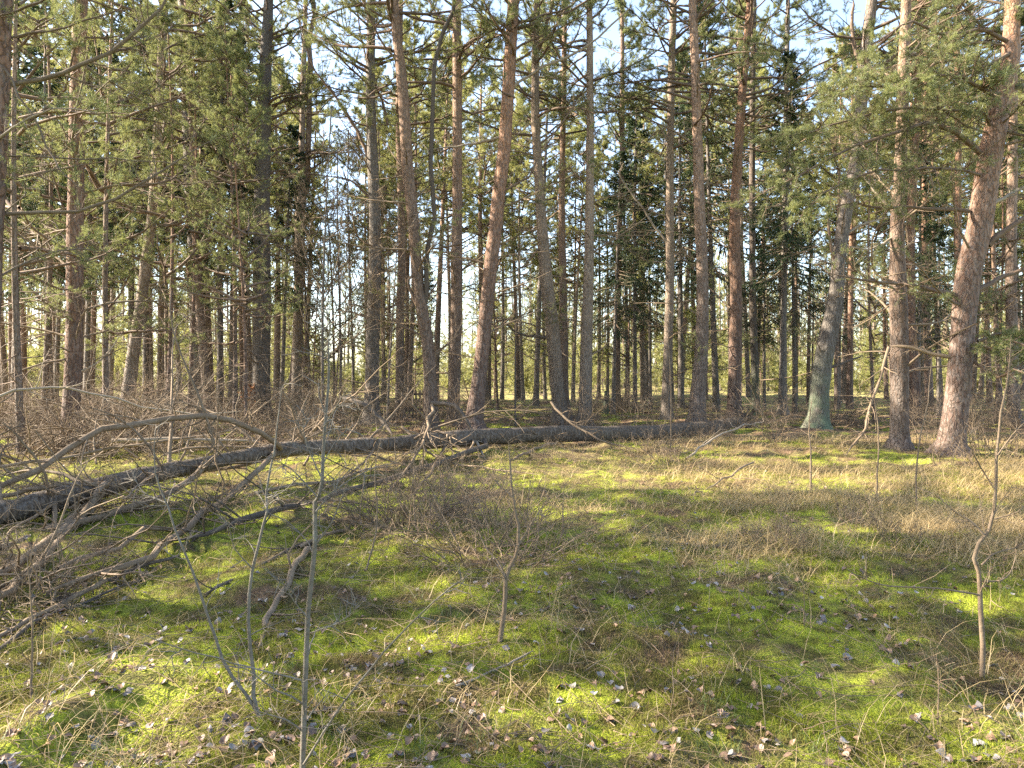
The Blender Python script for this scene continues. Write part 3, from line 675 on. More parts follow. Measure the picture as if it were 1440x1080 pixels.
for _ in range(9000):
    if cnt >= 196: break
    y = math.sqrt(random.uniform(25 ** 2, 52 ** 2) if cnt < 118 else random.uniform(52 ** 2, 84 ** 2)); u = random.uniform(-0.80, 0.80); x = u * y
    px = pxof(x, y)
    if not free(x, y, 2.6 if y > 40 else 3.2): continue
    if 435 < px < 512 and y < 85: continue           # the open gap in the trees
    if (835 < px < 925 or 1060 < px < 1140 or 985 < px < 1030) and y < 42: continue
    z = 0 if px < 480 else 1 if px < 960 else 2
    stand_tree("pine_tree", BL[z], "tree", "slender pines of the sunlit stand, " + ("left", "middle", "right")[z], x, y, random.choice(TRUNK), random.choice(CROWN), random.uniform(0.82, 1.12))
    cnt += 1
YL = ["low young pine catching the sun deep in the stand, in its left third", "low young pine catching the sun deep in the stand, in its middle third", "low young pine catching the sun deep in the stand, in its right third"]
cnt = 0
for _ in range(3000):
    if cnt >= 42: break
    y = math.sqrt(random.uniform(36 ** 2, 80 ** 2)); x = random.uniform(-0.78, 0.78) * y; px = pxof(x, y)
    if not free(x, y, 1.6) or 450 < px < 500: continue
    z = 0 if px < 480 else 1 if px < 960 else 2
    stand_tree("young_pine", YL[z], "tree", "sunlit young pines, " + ("left", "middle", "right")[z], x, y, random.choice(TRUNK_Y), random.choice(CROWN_YF), random.uniform(0.5, 1.2))
    cnt += 1
def bare_crown(H):
    mb = MB()
    n = 22; z = rng.uniform(0.2 * H, 0.95 * H, n); a = rng.uniform(0, 6.28, n)
    d = np.stack([np.cos(a), np.sin(a), rng.uniform(0.8, 1.6, n)], 1)
    P, R = grow(np.stack([0 * z, 0 * z, z], 1), d, (1.1 - z / H) * H * 0.4 + 0.5, 8, 0.12, 0.03, 0.02, 0.2); mb.add(*tubes(P, R, 4))
    s, dd, l, r = spawn(P, R, 9, 0.15, 1, (0.4, 0.9), (0.25, 0.5), 0.5, 0, 0.005); P1, R1 = grow(s, dd, l, 6, 0.14, 0.02, r, 0.4); mb.add(*tubes(P1, R1, 3))
    s, dd, l, r = spawn(P1, R1, 6, 0.2, 1, (0.4, 0.9), (0.3, 0.6), 0.6, 0, 0.004); P1, R1 = grow(s, dd, l, 4, 0.16, -0.02, r, 0.6); mb.add(*tubes(P1, R1, 3))
    return mb.mesh("crown", [M['twig']])
BARE = [bare_crown(10) for _ in range(2)]; TRUNK_B = trunk_mesh(10, 0.06, 'pine_grey', 0.2)
for px, d, s in [(455, 21, 0.9), (478, 26, 1.0), (497, 31, 1.2), (436, 33, 1.2), (470, 40, 1.4), (1140, 45, 1.2), (725, 24, 0.6), (545, 22, 0.7), (340, 28, 0.8)]:
    stand_tree("bare_tree", "bare thin grey broadleaf tree in the open gap left of the middle" if px < 520 else "bare thin grey broadleaf tree among the pines right of the open gap", "tree", "bare trees", (px - 720) / FPX * d, d, TRUNK_B, random.choice(BARE), s)
# unseen trees of the same wood, added at left to shade the foreground
for (x, y) in [(-13, 6), (-20, 6), (-27, 2), (-30, 8), (-13.5, 11), (-33, 4), (-26, 12), (-10, -3), (-13, -7), (-15, -2), (-16.5, -10), (-18, -5), (-20, -12), (-21, -7.5), (-14, -12), (-23, -3), (-24, -10), (-12, 2), (-17, 3), (-21, 2), (-26, -6), (-11, -9), (-27, -14), (-17, 9), (-24, 9)]:
    stand_tree("pine_tree", "unseen pine added beyond the left edge to shade the foreground", "tree", "added shade pines beyond the left edge", x, y, random.choice(TRUNK), random.choice(CROWN_TOP), random.uniform(0.9, 1.1))

for (x, y) in [(-7.5, -5.5), (-9, -2),  (-12, -4.5), (-13, -9.5), (-10.5, -10.5), (-15, -6.5), (-5, -7)]:  # unseen young pines added behind left for shade lower down
    stand_tree("young_pine", "unseen young pine added beyond the left edge to shade the foreground", "tree", "added young shade pines beyond the left edge", x, y, random.choice(TRUNK_Y), random.choice(CROWN_Y), random.uniform(0.8, 1.2))

def far_wood():
    mb = MB()
    n = 620
    y = np.sqrt(rng.uniform(82 ** 2, 160 ** 2, n)); x = rng.uniform(-0.8, 0.8, n) * y
    keep = ~((np.abs(720 + FPX * x / y - 474) < 34) & (rng.random(n) < 0.8)); x, y = x[keep], y[keep]; n = len(x)
    z = hgt(x, y); H = rng.uniform(17, 22, n)
    P, R = grow(np.stack([x, y, z], 1), np.tile([[0, 0, 1.0]], (n, 1)), H, 6, 0.015, 0, rng.uniform(0.12, 0.2, n), 0.2)
    mb.add(*tubes(P, R, 5), 0)
    s, d, l, r = spawn(P, R, 36, 0.16, 1.0, (0.8, 1.3), (0.09, 0.17), 0.4, 0.3)
    P1, R1 = grow(s, d, l, 4, 0.2, 0.1, r, 0.2); mb.add(*tubes(P1, R1, 3), 0)
    mb.add(*needles(P1, 44, (0.2, 0.42), 0.05, 0.25), 1, False)
    n = 900; x, y = rng.uniform(-0.8, 0.8, n), rng.uniform(66, 150, n); x = x * y
    P, R = grow(np.stack([x, y, hgt(x, y)], 1), np.stack([rng.normal(0, .3, n), rng.normal(0, .3, n), np.ones(n)], 1), rng.uniform(1.5, 7, n), 5, 0.1, 0, 0.04, 0.2)
    s, d, l, r = spawn(P, R, 26, 0.05, 1.0, (0.7, 1.3), (0.3, 0.6), 0.4, 0.2); P1, R1 = grow(s, d, l, 4, 0.2, 0.05, r, 0.2)
    mb.add(*tubes(P, R, 3), 0); mb.add(*needles(P1, 22, (0.2, 0.45), 0.07, 0.1), 1, False)
    tag(link("far_wood", mb.mesh("far_wood", [M['pine_pale'], M['needle_sunlit']])), "far sunlit pine wood closing the view behind the stand", "wood", kind='stuff')
far_wood()

# ------------------------------------------------------------------ the fallen tree
def fallen_tree():
    px = [(1040, 600, 21.5, 33), (985, 605, 20.0, 27), (900, 609, 18.0, 25), (800, 610, 16.2, 26), (700, 613, 14.6, 27), (640, 617, 13.6, 27), (560, 624, 12.5, 26), (480, 628, 11.6, 25), (400, 632, 10.7, 25), (320, 646, 9.8, 26), (230, 664, 8.9, 29), (150, 684, 8.2, 34), (70, 706, 7.5, 38), (0, 723, 6.95, 40), (-120, 752, 6.2, 40), (-260, 780, 5.6, 36)]
    W = np.array([at(x, y, d) for x, y, d, w_ in px]); R = np.array([w_ * 0.43 * d / FPX for x, y, d, w_ in px])
    G = W[0].copy(); G[2] = float(hgt(G[0], G[1]))
    root = thing("fallen_tree", "long dark fallen pine trunk lying across the clearing, its bare broken crown at left", "fallen tree", G)
    K = 60
    P = spline(W - G, K); RR = np.maximum(spline(np.stack([R, R, R], 1), K)[:, 0], 0.02)
    v, f = tubes(P, RR, 18)
    v = v + nrm(v - np.repeat(P, 18, 0)) * (vnoise(v[:, 0] * 4, v[:, 1] * 4 + v[:, 2] * 11, 8)[:, None] - 0.5) * 0.05
    mb = MB(); mb.add(v, f)
    link("trunk", mb.mesh("trunk", [M['log']]), root)
    for i in range(34):                                     # broken stubs and dead boughs along the stem
        k = int(K * (0.12 + 0.86 * (i / 34) ** 0.8)); lib = STUB if i % 3 == 0 else DEAD
        link("branch", random.choice(lib), root, P[k], (random.uniform(-1, 1), random.uniform(-1.1, 0.35), random.uniform(0, 6.28)), random.uniform(0.5, 1.05))
    # upturned roots at the far end
    mb = MB(); e = P[0]; n = 26
    a = nrm(P[0] - P[2])
    q = rng.normal(size=(n, 3)); q = nrm(q - (q * a).sum(1, keepdims=True) * a) + a * rng.uniform(-0.2, 0.6, (n, 1))
    Pr, Rr = grow(np.tile(e, (n, 1)), q, rng.uniform(0.3, 0.9, n), 6, 0.25, 0, rng.uniform(0.025, 0.08, n), 0.2); mb.add(*tubes(Pr, Rr, 6), 0)
    s, d, l, r = spawn(Pr, Rr, 5, 0.3, 1, (0.5, 1.2), (0.3, 0.6), 0.4, 0, 0.004)
    P1, R1 = grow(s, d, l, 4, 0.25, 0, r, 0.3); mb.add(*tubes(P1, R1, 4), 0)
    th = np.linspace(0, 2 * math.pi, 13)[:-1]
    link("root_plate", mb.mesh("root_plate", [M['deaddark']]), root)
    B = [([(387, 626), (350, 601), (300, 587), (240, 588), (185, 596), (130, 613), (75, 643), (20, 675), (-40, 705)], 9, 13, 10.6, 7.4, 'dead', 12),
         ([(140, 690), (105, 738), (60, 782), (10, 828), (-40, 870)], 13, 12, 8.1, 5.7, 'dead', 12),
         ([(133, 705), (100, 738), (55, 768), (0, 806), (-40, 832)], 13, 14, 8.0, 6.0, 'dead', 8),
         ([(285, 658), (260, 682), (200, 708), (130, 728), (67, 745), (0, 767), (-40, 780)], 11, 12, 9.3, 6.4, 'dead', 10),
         ([(378, 648), (340, 682), (290, 716), (245, 752), (205, 782), (150, 806), (60, 834)], 10, 9, 10.3, 7.0, 'dead', 14),
         ([(672, 628), (620, 650), (583, 664), (500, 688), (440, 702), (383, 724), (310, 743), (250, 760)], 10, 9, 13.8, 8.2, 'deaddark', 14),
         ([(150, 815), (110, 836), (50, 868), (0, 893), (-30, 905)], 8, 8, 6.3, 4.9, 'dead', 8),
         ([(140, 680), (90, 682), (50, 687), (0, 698), (-30, 704)], 9, 8, 8.3, 7.2, 'dead', 6),
         ([(780, 623), (755, 630), (733, 638), (715, 646)], 6, 4, 16, 14.6, 'dead', 4),
         ([(668, 615), (673, 628), (681, 642)], 8, 5, 14.0, 13.5, 'deadpale', 3),
         ([(607, 570), (604, 590), (597, 617), (580, 647), (557, 680), (520, 706)], 6, 4, 12.9, 11.0, 'dead', 10),
         ([(635, 612), (618, 640), (600, 670), (575, 700)], 6, 3, 13.4, 12, 'dead', 10),
         ([(430, 625), (415, 590), (405, 560), (380, 540)], 6, 2, 11, 10.5, 'dead', 12),
         ([(330, 645), (300, 610), (285, 580), (250, 560)], 6, 2, 9.9, 9.6, 'dead', 12),
         ([(230, 660), (205, 622), (170, 590), (120, 570)], 7, 2, 8.9, 8.4, 'dead', 12),
         ([(480, 628), (500, 600), (515, 572), (548, 548)], 5, 2, 11.5, 11.8, 'dead', 10),
         ([(520, 640), (490, 668), (450, 690), (400, 712)], 5, 2, 12, 10, 'dead', 12),
         ([(70, 700), (60, 660), (30, 620), (0, 590)], 7, 2, 7.4, 7, 'dead', 12)]
    txs = np.array([p[0] for p in px])[::-1]; tys = np.array([p[1] for p in px])[::-1]; tds = np.array([p[2] for p in px])[::-1]
    for pts, w0, w1, d0, d1, mat, tw in B:
        x0 = pts[0][0] + 8; yt = float(np.interp(x0, txs, tys))
        if abs(pts[0][1] - yt) < 40:                    # rooted in the trunk itself
            pts = [(x0, yt)] + pts; d0 = float(np.interp(x0, txs, tds))
        w0, w1 = w0 * 0.8, w1 * 0.8
        link("branch", limb_mesh(pts, w0, w1, d0, G, mat, tw * 2, 0, d1, 4, flen=(0.10, 0.38)), root)
fallen_tree()

# ------------------------------------------------------------------ loose dead branches on the ground
LOOSE = [([(0, 557), (50, 545), (110, 547), (183, 570), (267, 582), (340, 578)], 4, 2, 11.5, 12.5, 'deadpale', 8, "long thin pale stick arching over the brushwood at far left"),
         ([(157, 620), (230, 617), (300, 620), (362, 621)], 6, 4, 12.3, 13, 'deadpale', 3, "straight pale stick lying level just behind the fallen trunk"),
         ([(230, 640), (290, 628), (350, 628), (395, 626)], 4, 3, 11.6, 12.4, 'dead', 4, "thinner stick lying under the straight pale stick behind the trunk"),
         ([(443, 763), (417, 767), (383, 787), (320, 820), (285, 838)], 7, 4, 7.2, 6.0, 'deaddark', 8, "blackened forked branch on the moss left of the tallest sapling"),
         ([(432, 772), (415, 800), (400, 823), (383, 862), (362, 915)], 9, 8, 6.7, 4.6, 'dead', 6, "broken grey branch propped steeply behind the double stemmed sapling"),
         ([(480, 560), (513, 570), (535, 590), (552, 612)], 8, 5, 15.5, 14.5, 'deaddark', 6, "dark bent bough hanging down behind the fallen trunk, left of the forked pine"),
         ([(607, 567), (637, 570), (652, 585), (664, 606)], 7, 5, 16, 15.5, 'deaddark', 6, "dark arched bough ending at the foot of the leaning orange pine"),  # dark only from shade, which is put into its wood colour
         ([(775, 565), (800, 593), (847, 620), (890, 632)], 3.6, 2, 15.4, 14.2, 'twig', 18, "pale stick slanting down across the middle of the fallen trunk"),
         ([(1250, 488), (1238, 527), (1224, 567), (1215, 605), (1190, 640)], 4.6, 3, 13.6, 13.0, 'dead', 22, "pale broken bough hanging to the grass before the pink grey pine"),
         ([(1060, 650), (1000, 682), (960, 700)], 3, 2, 12, 9.6, 'dead', 6, "thin stick in the grass right of the moss clearing"),
         ([(965, 645), (1000, 620), (1050, 598), (1075, 592)], 3, 2, 14, 17, 'deadpale', 5, "thin pale stick leaning across the root end of the fallen trunk"),
         ([(60, 852), (140, 822), (200, 795), (255, 780)], 6, 5, 5.6, 6.6, 'deaddark', 6, "dark rotten branch lying on the moss at left, under the broken crown"),
         ([(640, 965), (690, 945), (725, 928), (750, 915)], 4, 3, 3.75, 4.05, 'deadpale', 2, "short straw coloured stick on the moss below the small forked sapling"),
         ([(-20, 735), (120, 700), (260, 668), (420, 640)], 6, 4, 7.2, 10.9, 'dead', 16, "long straight grey pole lying just before the fallen trunk at left"),
         ([(-20, 660), (100, 640), (220, 622), (330, 604)], 5, 3, 9.5, 11.5, 'dead', 14, "straight brown pole lying behind the fallen trunk at far left"),
         ([(80, 800), (230, 742), (380, 690), (560, 655)], 6, 4, 6.2, 11.5, 'dead', 18, "long slanting brown pole across the moss between trunk and saplings"),
         ([(-10, 920), (60, 870), (130, 840), (240, 800)], 6, 3, 4.7, 6.2, 'deaddark', 12, "dark twiggy branch lying at the far left under the pale broken boughs"),
         ([(420, 770), (520, 735), (620, 715), (700, 690)], 5, 3, 7.2, 9.4, 'dead', 18, "twiggy grey branch lying across the heap of dead twigs in the middle"),
         ([(565, 600), (610, 640), (660, 655), (760, 668)], 4, 2, 13, 11.5, 'dead', 10, "twiggy stick trailing off the fallen trunk towards the moss")]
for pts, w0, w1, d0, d1, mat, tw, lab in LOOSE:
    G = at(*pts[-1], d1); G[2] = float(hgt(G[0], G[1]))
    o = link("fallen_branch", limb_mesh(pts, w0, w1, d0, G, mat, tw, 0, d1, 3, flen=(0.12, 0.35)), None, G)
    tag(o, lab, "branch")

# ------------------------------------------------------------------ saplings in the foreground
def sapling(label, base, stems, branches, d=None, twigs=6, mat='sap', name="bare_sapling", cat="sapling"):
    G = ground(*base) if d is None else at(base[0], base[1], d)
    if d is not None: G[2] = float(hgt(G[0], G[1]))
    D = G[1]
    root = thing(name, label, cat, G)
    for nm, lst, tw in (("stem", stems, twigs), ("branch", branches, 5)):
        for pts, w0, w1 in lst:
            me = limb_mesh(pts, w0 * 0.8, w1 * 0.7, D, G, mat, tw, 0, D + random.uniform(-0.25, 0.25) if nm == "branch" else D + 0.05, 3, flen=(0.08, 0.25), K=16, wob=0.002)
            me.name = nm; link(nm, me, root)
    return root
sapling("tallest grey sapling in the left foreground, its foot below the picture", (424, 1110), [([(424, 1112), (425, 1073), (433, 887), (443, 720), (450, 693), (454, 623), (460, 540), (462, 500), (466, 455)], 11, 3)],
        [([(425, 957), (350, 938), (283, 920), (247, 910), (180, 883)], 3.5, 1.5), ([(437, 890), (460, 882), (480, 873), (510, 850)], 3, 1.2), ([(427, 1075), (480, 993), (550, 907), (613, 843), (667, 803)], 4.5, 2), ([(444, 720), (470, 690), (520, 660), (560, 650)], 3.5, 1.2), ([(447, 700), (410, 660), (370, 640)], 3, 1.2), ([(456, 600), (480, 560), (500, 530)], 2.5, 1), ([(451, 670), (430, 620), (425, 570)], 2.5, 1), ([(434, 870), (410, 840), (395, 800)], 2.5, 1)], twigs=20)
sapling("double stemmed sapling at left whose two stems part from one foot", (367, 1013), [([(367, 1013), (358, 987), (357, 937), (348, 870), (353, 813), (367, 753), (375, 720), (377, 673), (387, 623), (397, 540)], 8, 3), ([(366, 1011), (347, 977), (317, 933), (297, 880), (277, 820), (253, 763), (233, 707), (218, 663), (218, 607)], 7, 2.5)],
        [([(355, 800), (330, 770), (320, 730)], 2.5, 1), ([(376, 700), (400, 690), (430, 660)], 2.5, 1), ([(233, 707), (200, 690), (180, 650)], 2.5, 1)], twigs=8)
sapling("small forked sapling standing alone on the moss in the middle", (703, 902), [([(703, 902), (710, 853), (712, 810), (727, 777), (728, 745), (724, 715), (718, 660), (715, 620)], 9, 3)],
        [([(711, 812), (700, 790), (683, 770), (672, 745)], 4, 2), ([(727, 770), (745, 740), (770, 700)], 3, 1.2), ([(722, 700), (690, 670), (670, 640)], 2.5, 1)], twigs=12, mat='twig')
sapling("crooked sapling with spreading dark twigs at the right edge", (1381, 955), [([(1381, 955), (1380, 870), (1377, 813), (1372, 773), (1397, 733), (1402, 667), (1405, 607), (1417, 540), (1422, 470)], 9, 3)],
        [([(1377, 837), (1327, 828), (1243, 823), (1200, 807), (1188, 795)], 3.5, 1.5), ([(1383, 818), (1410, 815), (1423, 800), (1430, 775)], 3.5, 1.5), ([(1380, 795), (1400, 778), (1440, 768)], 4, 2), ([(1384, 753), (1368, 735), (1343, 720), (1310, 690)], 4, 1.5), ([(1400, 690), (1370, 640), (1360, 600)], 3, 1.2), ([(1403, 640), (1425, 610), (1445, 590)], 3, 1.2), ([(1398, 730), (1430, 720), (1450, 700)], 3, 1.2)], twigs=12, mat='twig')
THIN = [((1233, 695), [(1233, 693), (1235, 617), (1228, 540)], 4, "thin straight stem in the dry grass before the pink grey pine"), ((1288, 720), [(1288, 718), (1290, 640), (1305, 560), (1310, 500)], 4, "thin pale stem in the dry grass before the stout red pine"),
        ((1318, 1022), [(1318, 1020), (1320, 960), (1316, 915)], 3.5, "short dark shoot standing in the right foreground moss"), ((1130, 882), [(1130, 880), (1131, 850), (1129, 818)], 2.5, "short dark shoot on the moss right of the middle"),
        ((1140, 690), [(1140, 640), (1138, 600), (1142, 560)], 4, "grey whip standing before the curved mossy footed pine"), ((943, 640), [(943, 635), (944, 560), (940, 480)], 4, "reddish whip standing behind the right half of the fallen trunk"),
        ((45, 985), [(44, 960), (46, 880), (38, 780)], 6, "grey broken stem under the big branches at far left"), ((590, 760), [(590, 760), (582, 720), (586, 660)], 4, "thin grey whip rising from the dead twigs left of the middle"), ((515, 800), [(515, 800), (530, 740), (528, 660), (540, 600)], 4, "thin bent whip between the tallest sapling and the dead twigs")]
for b_, pts, w_, lab in THIN:
    sapling(lab, b_, [([b_] + pts, w_, w_ * 0.4)], [], twigs=7, mat='twig', name="sapling_whip")

# ------------------------------------------------------------------ bare brush
def brush(n, h, spread, mat, n1=6, n2=4, r=0.007, lean=0.5, lift=0.0):
    mb = MB()
    a = rng.uniform(0, 2 * math.pi, n)
    s = np.stack([np.cos(a) * spread * 0.4 * rng.random(n), np.sin(a) * spread * 0.4 * rng.random(n), np.full(n, -0.03)], 1)
    d = np.stack([np.cos(a) * lean * rng.random(n), np.sin(a) * lean * rng.random(n), np.ones(n)], 1)
    P, R = grow(s, d, h * rng.uniform(0.5, 1.1, n), 8, 0.16, lift, r * rng.uniform(0.6, 1.3, n), 0.3); mb.add(*tubes(P, R, 4), 0)
    s, d, l, r1 = spawn(P, R, n1, 0.15, 1, (0.4, 1.1), (0.2, 0.5), 0.55, 0, 0.0022)
    P1, R1 = grow(s, d, l, 5, 0.2, 0, r1, 0.4); mb.add(*tubes(P1, R1, 3), 0)
    s, d, l, r2 = spawn(P1, R1, n2, 0.2, 1, (0.4, 1.1), (0.3, 0.6), 0.6, 0, 0.0018)
    P2, R2 = grow(s, d, l, 3, 0.2, 0, r2, 0.5); mb.add(*tubes(P2, R2, 3), 0)
    return mb.mesh("brush", [M[mat]])
BR_UP = [brush(12, 1.9, 0.9, 'twig', 7, 4, 0.008, 0.4), brush(9, 2.4, 0.8, 'dead', 7, 4, 0.008, 0.3)]
BR_LOW = [brush(40, 0.9, 1.5, 'dead', 6, 4, 0.006, 2.2, -0.05), brush(45, 1.1, 1.6, 'twig', 6, 4, 0.006, 2.0, -0.08)]
BR_TANG = [brush(46, 1.9, 2.0, 'dead', 6, 4, 0.013, 1.6, -0.10), brush(40, 1.5, 2.2, 'twig', 7, 4, 0.012, 2.0, -0.08)]
BR_HEA = [brush(36, 0.34, 0.6, 'twig', 5, 3, 0.003, 0.8)]
def scatter(lib, spots, name, label, cat, group, s=(0.8, 1.2)):
    for px, py in spots:
        G = ground(px + random.uniform(-6, 6), py)
        sc = random.uniform(*s)
        tag(link(name, random.choice(lib), None, G, (random.gauss(0, 0.06), random.gauss(0, 0.06), random.uniform(0, 6.28)), sc), label, cat, group)
R_ = random.uniform
scatter(BR_LOW, [(600, 745), (660, 760), (700, 735), (640, 715), (560, 735), (690, 790), (740, 770), (580, 690), (670, 690), (520, 745)], "brushwood", "heap of dead grey twigs in front of the fallen trunk, at the middle", "brushwood", "dead twig heaps before the trunk", (0.7, 1.0))
scatter(BR_LOW, [(R_(-20, 520), R_(596, 640)) for _ in range(18)], "brushwood", "heap of dead brown twigs behind the fallen trunk at left", "brushwood", "dead twig heaps behind the trunk at left", (0.9, 1.5))
scatter(BR_LOW, [(R_(0, 330), R_(690, 850)) for _ in range(7)], "brushwood", "loose dead twigs lying among the broken branches at left", "brushwood", "dead twigs among the broken branches", (0.5, 0.8))
scatter(BR_UP, [(R_(0, 560), R_(590, 625)) for _ in range(22)], "bare_shrub", "bare upright shrub among the trunks left of the leaning orange pine", "shrub", "bare shrubs left")
scatter(BR_UP, [(R_(560, 960), R_(580, 612)) for _ in range(12)], "bare_shrub", "bare upright shrub behind the right half of the fallen trunk", "shrub", "bare shrubs middle")
scatter(BR_UP, [(R_(1090, 1440), R_(592, 660)) for _ in range(14)], "bare_shrub", "bare upright shrub among the pines at right", "shrub", "bare shrubs right", (0.6, 1.0))
scatter(BR_LOW, [(900, 640), (945, 655), (870, 622), (1000, 612), (1030, 606), (780, 650), (985, 620), (1010, 604)], "brushwood", "heap of pale dead twigs at the root half of the fallen trunk", "brushwood", "dead twig heaps at the root half", (0.6, 1.0))
scatter(BR_HEA, [(R_(1080, 1330), R_(735, 800)) for _ in range(4)], "heather", "low brown heather twigs in the grass right of the middle", "heather", "heather right of the middle")

scatter(BR_TANG, [(R_(-30, 500), R_(572, 612)) for _ in range(22)], "brushwood", "tall tangle of dead branches among the trunks at left", "brushwood", "tall dead tangles at left", (0.9, 1.5))
scatter(BR_TANG, [(R_(-40, 260), R_(600, 650)) for _ in range(8)], "brushwood", "shoulder high tangle of dead boughs at the far left, behind the arched bough", "brushwood", "dead boughs at the far left", (1.0, 1.35))
scatter(BR_TANG, [(R_(500, 1060), R_(574, 600)) for _ in range(9)], "brushwood", "tangle of dead branches among the trunks behind the fallen tree, in the middle", "brushwood", "dead tangles in the middle", (0.6, 1.1))
scatter(BR_TANG, [(R_(1060, 1460), R_(576, 612)) for _ in range(9)], "brushwood", "tangle of dead branches among the trunks at right", "brushwood", "dead tangles at right", (0.6, 1.1))
BOUGH = [dead_branch(i, random.uniform(2.6, 4.2), 0, random.choice(('dead', 'twig')), random.uniform(0.1, 0.45), n1=13, n2=5, r=0.02) for i in range(6)]
for i in range(48):
    px, py = (R_(-60, 480), R_(592, 660)) if i < 34 else (R_(480, 760), R_(588, 606))
    G = ground(px, py)
    tag(link("fallen_branch", random.choice(BOUGH), None, G + np.array([0, 0, 0.05]), (R_(-0.6, 0.6), R_(-0.5, 0.05), R_(0, 6.28)), R_(0.6, 1.0)),
        "dead twiggy bough lying in the tangle behind the fallen trunk at left" if i < 34 else "dead twiggy bough lying at the foot of the middle pines", "branch", "boughs in the left tangle" if i < 34 else "boughs under the middle pines")
# a young beech still holding orange leaves
G = ground(352, 592)
root = thing("young_beech", "young beech still holding orange withered leaves, in the shade at left", "tree", G)
mb = MB()
P, R = grow(np.zeros((3, 3)), np.array([[0.2, 0, 1], [-0.2, 0.1, 1], [0, -0.2, 1.0]]), 1.2, 7, 0.08, 0, 0.012, 0.3); mb.add(*tubes(P, R, 5))
s, d, l, r = spawn(P, R, 12, 0.2, 1, (0.6, 1.3), (0.3, 0.6), 0.5, 0.4, 0.003); P1, R1 = grow(s, d, l, 5, 0.12, 0, r, 0.3); mb.add(*tubes(P1, R1, 4))
link("stem", mb.mesh("stem", [M['twig']]), root)
mb = MB(); mb.add(*needles(P1, 16, (0.06, 0.09), 0.045, 0.1, 0.5, 0.5), 0, False)
link("foliage", mb.mesh("foliage", [M['beech']]), root)

# ------------------------------------------------------------------ picket fence and marker post
def box(mb, x0, x1, y0, y1, z0, z1, top=0.0):
    v = [(x0, y0, z0), (x1, y0, z0), (x1, y1, z0), (x0, y1, z0), (x0, y0, z1), (x1, y0, z1), (x1, y1, z1), (x0, y1, z1)]
    f = [(0, 3, 2, 1), (0, 1, 5, 4), (1, 2, 6, 5), (2, 3, 7, 6), (3, 0, 4, 7)]
    if top:
        xm = (x0 + x1) / 2; v += [(xm, y0, z1 + top), (xm, y1, z1 + top)]
        mb.add(v, f, 0, False); mb.add(v, [(4, 5, 8), (6, 7, 9)], 0, False); mb.add(v, [(5, 6, 9, 8), (7, 4, 8, 9)], 0, False)
    else:
        mb.add(v, f + [(4, 5, 6, 7)], 0, False)
D = 27.0
G = at(588, 575, D); G[2] = float(hgt(G[0], G[1]))
root = thing("picket_fence", "short dark wooden picket fence among the trunks behind the fallen tree", "fence", G)
for i in range(8):
    mb = MB(); h = 1.12 + random.uniform(-0.05, 0.05)
    box(mb, -0.035, 0.035, -0.012, 0.012, -0.05, h, 0.06)
    link("picket", mb.mesh("picket", [M['deaddark']]), root, (-0.48 + i * 0.137, 0, 0), (0, random.gauss(0, 0.02), 0))
for z in (0.35, 0.92):
    mb = MB(); box(mb, -0.55, 0.55, 0.015, 0.05, z, z + 0.08); link("rail", mb.mesh("rail", [M['deaddark']]), root)
for x in (-0.56, 0.56):
    mb = MB(); v, f = tubes(np.array([[x, 0.04, -0.1], [x, 0.04, 0.7], [x, 0.04, 1.2]]), np.array([0.05, 0.048, 0.045]), 8); mb.add(v, f); mb.add(v[-8:], [list(range(8))], 0, False)
    link("post", mb.mesh("post", [M['deaddark']]), root)
G = ground(852, 585)
mb = MB(); K = 10
v, f = tubes(np.stack([np.linspace(0, 0.03, K), np.zeros(K), np.linspace(-0.1, 0.95, K)], 1), np.linspace(0.13, 0.09, K), 10); mb.add(v, f); mb.add(v[-10:], [list(range(10))], 0, False)
tag(link("tree_stump", mb.mesh("tree_stump", [M['pine_alg']]), None, G), "tall grey green broken stump right of the pale pine and its dark spruce", "stump")

# ------------------------------------------------------------------ ground cover
def wedge(n, y0, y1, p, margin=0.3, umax=0.76):
    """positions over the clearing, denser close by"""
    q = rng.random(n)
    y = (y0 ** (1 - p) + q * (y1 ** (1 - p) - y0 ** (1 - p))) ** (1 / (1 - p))
    x = rng.uniform(-1, 1, n) * (umax * y + margin)
    return x, y

def moss():
    n = 480000
    x, y = wedge(n, 2.2, 17, 1.7)
    pat = vnoise(x / 0.9, y / 0.9, 21) * 0.6 + vnoise(x / 0.3, y / 0.3, 22) * 0.4
    k = rng.random(n) < np.clip((pat - 0.22) * 3.2, 0.05, 1)
    x, y, pat = x[k], y[k], pat[k]; n = len(x)
    z = hgt(x, y) - 0.004
    p = np.stack([x, y, z], 1)
    s = 0.75 + y * 0.07
    cush = vnoise(x / 0.13, y / 0.13, 23)
    h = rng.uniform(0.014, 0.046, n) * (0.35 + 0.6 * pat + 0.9 * cush * cush) * s
    d = nrm(np.stack([rng.normal(0, 0.55, n), rng.normal(0, 0.55, n), np.ones(n)], 1))
    a = rng.uniform(0, 6.28, n); sd_ = np.stack([np.cos(a), np.sin(a), 0 * a], 1) * (0.0026 * s)[:, None]
    v = np.stack([p - sd_ * 0.6, p + sd_ * 0.6, p + d * h[:, None] * 0.6 + sd_, p + d * h[:, None]], 1).reshape(-1, 3)
    mb = MB(); mb.add(v, np.arange(n)[:, None] * 4 + np.array([[0, 1, 2, 3]]), 0, False)
    tag(link("moss", mb.mesh("moss", [M['moss']])), "bright green moss carpet over the clearing", "moss", kind='stuff')
moss()

